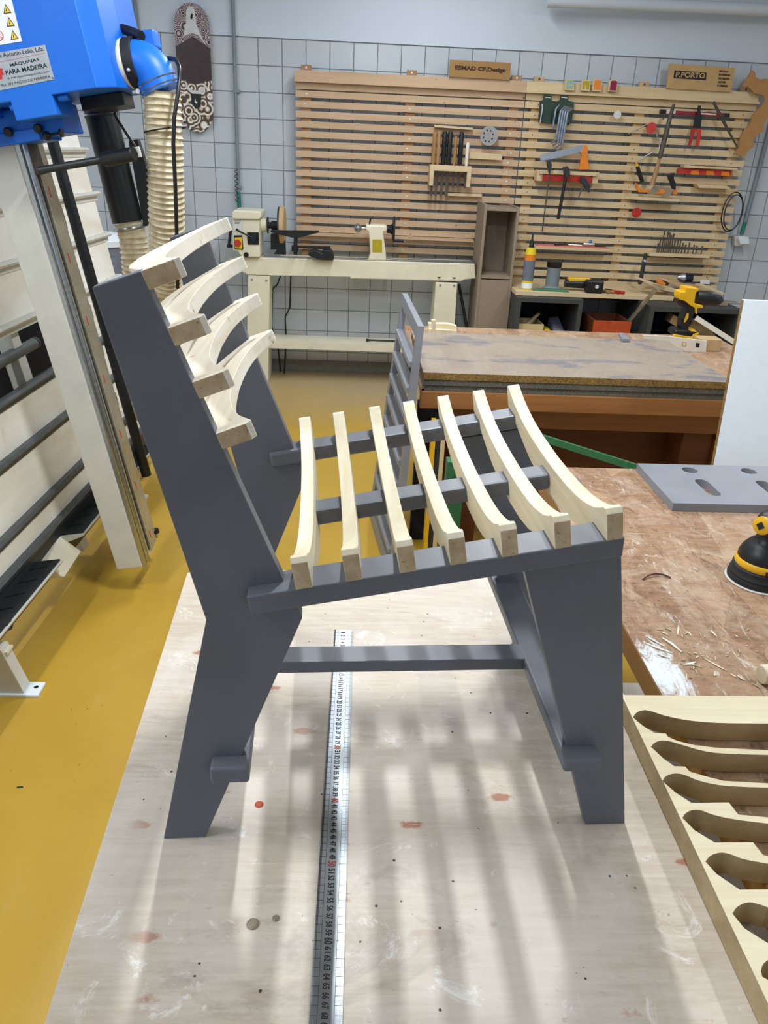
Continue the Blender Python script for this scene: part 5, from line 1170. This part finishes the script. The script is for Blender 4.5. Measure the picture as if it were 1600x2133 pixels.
wpoly(c11([(370, 380), (380, 320), (450, 318), (460, 255), (640, 275), (640, 310), (600, 330), (580, 480), (700, 510), (705, 548), (625, 550), (622, 630), (600, 632), (590, 545), (540, 522), (450, 450), (375, 430)]), DY, .075).build('yellow_housing', M['yellow'], dr, .006)
wpoly(c11([(345, 430), (380, 425), (460, 460), (540, 525), (600, 530), (590, 600), (520, 760), (490, 855), (400, 855), (385, 790), (400, 700), (440, 620), (470, 530), (430, 550)]), DY+.01, .055).build('grip', M['black'], dr, .006)
wpoly(c11([(470, 625), (500, 620), (495, 680), (450, 745), (430, 740), (450, 680)]), DY+.008, .004).build('grip_stripe', M['yellow'], dr)
na, nb = W(*c11([(600, 400)])[0], DY+.037), W(*c11([(885, 432)])[0], DY+.037); nd = (nb-na).normalized(); kk = abs(W(1451, 620, DY).x-W(1450, 620, DY).x)/6.667
MB().lathe([(92*kk, 0), (92*kk, (nb-na).length*.55), (78*kk, (nb-na).length*.7), (74*kk, (nb-na).length)], na, nd, 26).build('gearbox', M['black'], dr, smooth=True)
MB().lathe([(72*kk, 0), (68*kk, 40*kk), (40*kk, 75*kk), (20*kk, 95*kk)], nb, nd, 26).build('chuck', M['darkgrey'], dr, smooth=True)
MB().tube([nb+nd*80*kk, nb+nd*290*kk], 10*kk, 8).build('drill_bit', M['steel'], dr, smooth=True)
wpoly(c11([(305, 880), (340, 845), (480, 850), (620, 885), (690, 975), (600, 990), (300, 935)]), DY-.01, .095).build('battery', M['black'], dr, .008)
wpoly(c11([(290, 930), (310, 910), (540, 945), (570, 905), (640, 890), (650, 915), (610, 935), (640, 985), (560, 985), (300, 950)]), DY-.014, .02).build('battery_trim', M['yellow'], dr, .003)
wpoly(c11([(500, 860), (590, 845), (620, 880), (540, 885)]), DY-.005, .07).build('battery_top', M['yellow'], dr, .003)
pa, pb = G(1480, 716, RZ+.02), G(1528, 742, RZ+.02)
tag(MB().box(G(1478, 745, RZ).x, G(1522, 745, RZ).x, 3.48, 3.56, RZ, RZ+.055).build('timber_block', M['batten2'], None, .003), 'brown timber block on the rear bench right of the white plate', 'block')
# green steel stand and leaning strips under the bench
gs = thing('green_stand', 'green steel stand with a diagonal brace under the rear bench', 'stand', (.45, 2.45, 0))
P = [W(940, 1000, 2.35), W(932, 1110, 2.35)]
MB().box(P[0].x-.02, P[0].x+.03, 2.33, 2.38, 0, .62).build('post', M['green'], gs, .002)
MB().bar(W(1130, 912, 2.45), W(1335, 977, 2.25), .012, .022).build('brace', M['green'], gs)
MB().box(P[0].x, 1.03, 2.34, 2.37, .16, .19).build('lower_rail', M['green'], gs, .002)
P2 = W(963, 870, 2.62)
MB().box(P2.x-.02, P2.x+.025, 2.60, 2.64, 0, .66).build('post', M['green'], gs, .002)
MB().box(1.00, 1.03, 2.33, 2.38, 0, .20).build('foot', M['green'], gs, .002)
for i, (x, mt, lb) in enumerate(((901, 'yellow', 'yellow strip standing upright left under the rear bench'), (912, 'darkgrey', 'dark strip standing between the two yellow strips under the rear bench'), (921, 'cardboard', 'pale yellow strip standing upright under the rear bench'))):
    p = W(x, 940, 2.62); tag(MB().box(p.x-.008, p.x+.008, 2.62, 2.66, 0, .66).build('upright_strip', M[mt]), lb, 'strip')
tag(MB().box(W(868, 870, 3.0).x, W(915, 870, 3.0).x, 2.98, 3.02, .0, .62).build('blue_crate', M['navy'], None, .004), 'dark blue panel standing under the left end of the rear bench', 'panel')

# grey ladder-like slatted frame leaning on the rear bench
tz = 1.0
tn, tf = G(884, 680, tz), G(849, 611, tz)
ln = thing('slatted_ladder', 'tall grey slatted frame leaning against the left end of the rear bench', 'frame', (.1, 2.9, 0))
fd = (tf-tn).normalized(); bn, bf = tn + V((-.05, 0, -tz)), tf + V((-.105, 0, -tz)); H_ = 1.0; fx = fd.cross(V((-.06, 0, -1))).normalized()
fx = fx if fx.x > 0 else -fx
def ff(a, d, c):
    k = a/Lf; top = tn + (tf-tn)*k; bot = bn + (bf-bn)*k; return top + (bot-top)*d + fx*c
Lf = (tf-tn).length; tk = .022; pw = .055
for a0 in (0, Lf-pw): MB().box(a0, a0+pw, 0, H_, -tk, 0, ff).build('upright', M['mdf_light'], ln, .001)
MB().box(pw, Lf-pw, 0, .045, -tk, 0, ff).build('top_rail', M['mdf_light'], ln, .001)
MB().box(pw, Lf-pw, H_-.06, H_, -tk, 0, ff).build('bottom_rail', M['mdf_light'], ln, .001)
for k in range(9):
    d0 = .135+k*.092
    MB().box(pw, Lf-pw, d0, d0+.022, -tk-.01, .006, ff).build('slat', M['mdf_light'], ln, .003)
# white laminate board standing behind the workbench
a, b = W(1550, 625, 2.3), W(1487, 966, 2.3)
wb = [W(1550, 625, 2.36), W(1700, 632, 2.36)]
bt = V((W(1487, 966, 2.22).x, 2.22, W(1487, 966, 2.22).z)); tp = W(1550, 625, 2.40); dd = (bt-tp).normalized(); ft = tp + dd*(tp.z/-dd.z)
tag(MB().hull([ft, ft+X*.62, ft+X*.62+V((0, .018, 0)), ft+V((0, .018, 0))], [tp, tp+X*.62, tp+X*.62+V((0, .018, 0)), tp+V((0, .018, 0))]).build('white_board', M['white'], None, .001, side=(M['chip_edge'], lambda n: abs(n.x) > .8)), 'white laminate board standing upright behind the brown workbench', 'board')
lf = G(39, 1640, 0); tag(MB().prism([(-.006, 0), (0, .004), (.01, .003), (.012, -.002), (0, -.004)], .0, .0012, lambda x, y, z: V((lf.x+x, lf.y+y, z))).build('green_leaf', M['darkgreen']), 'tiny dark green leaf lying on the yellow floor', 'leaf')
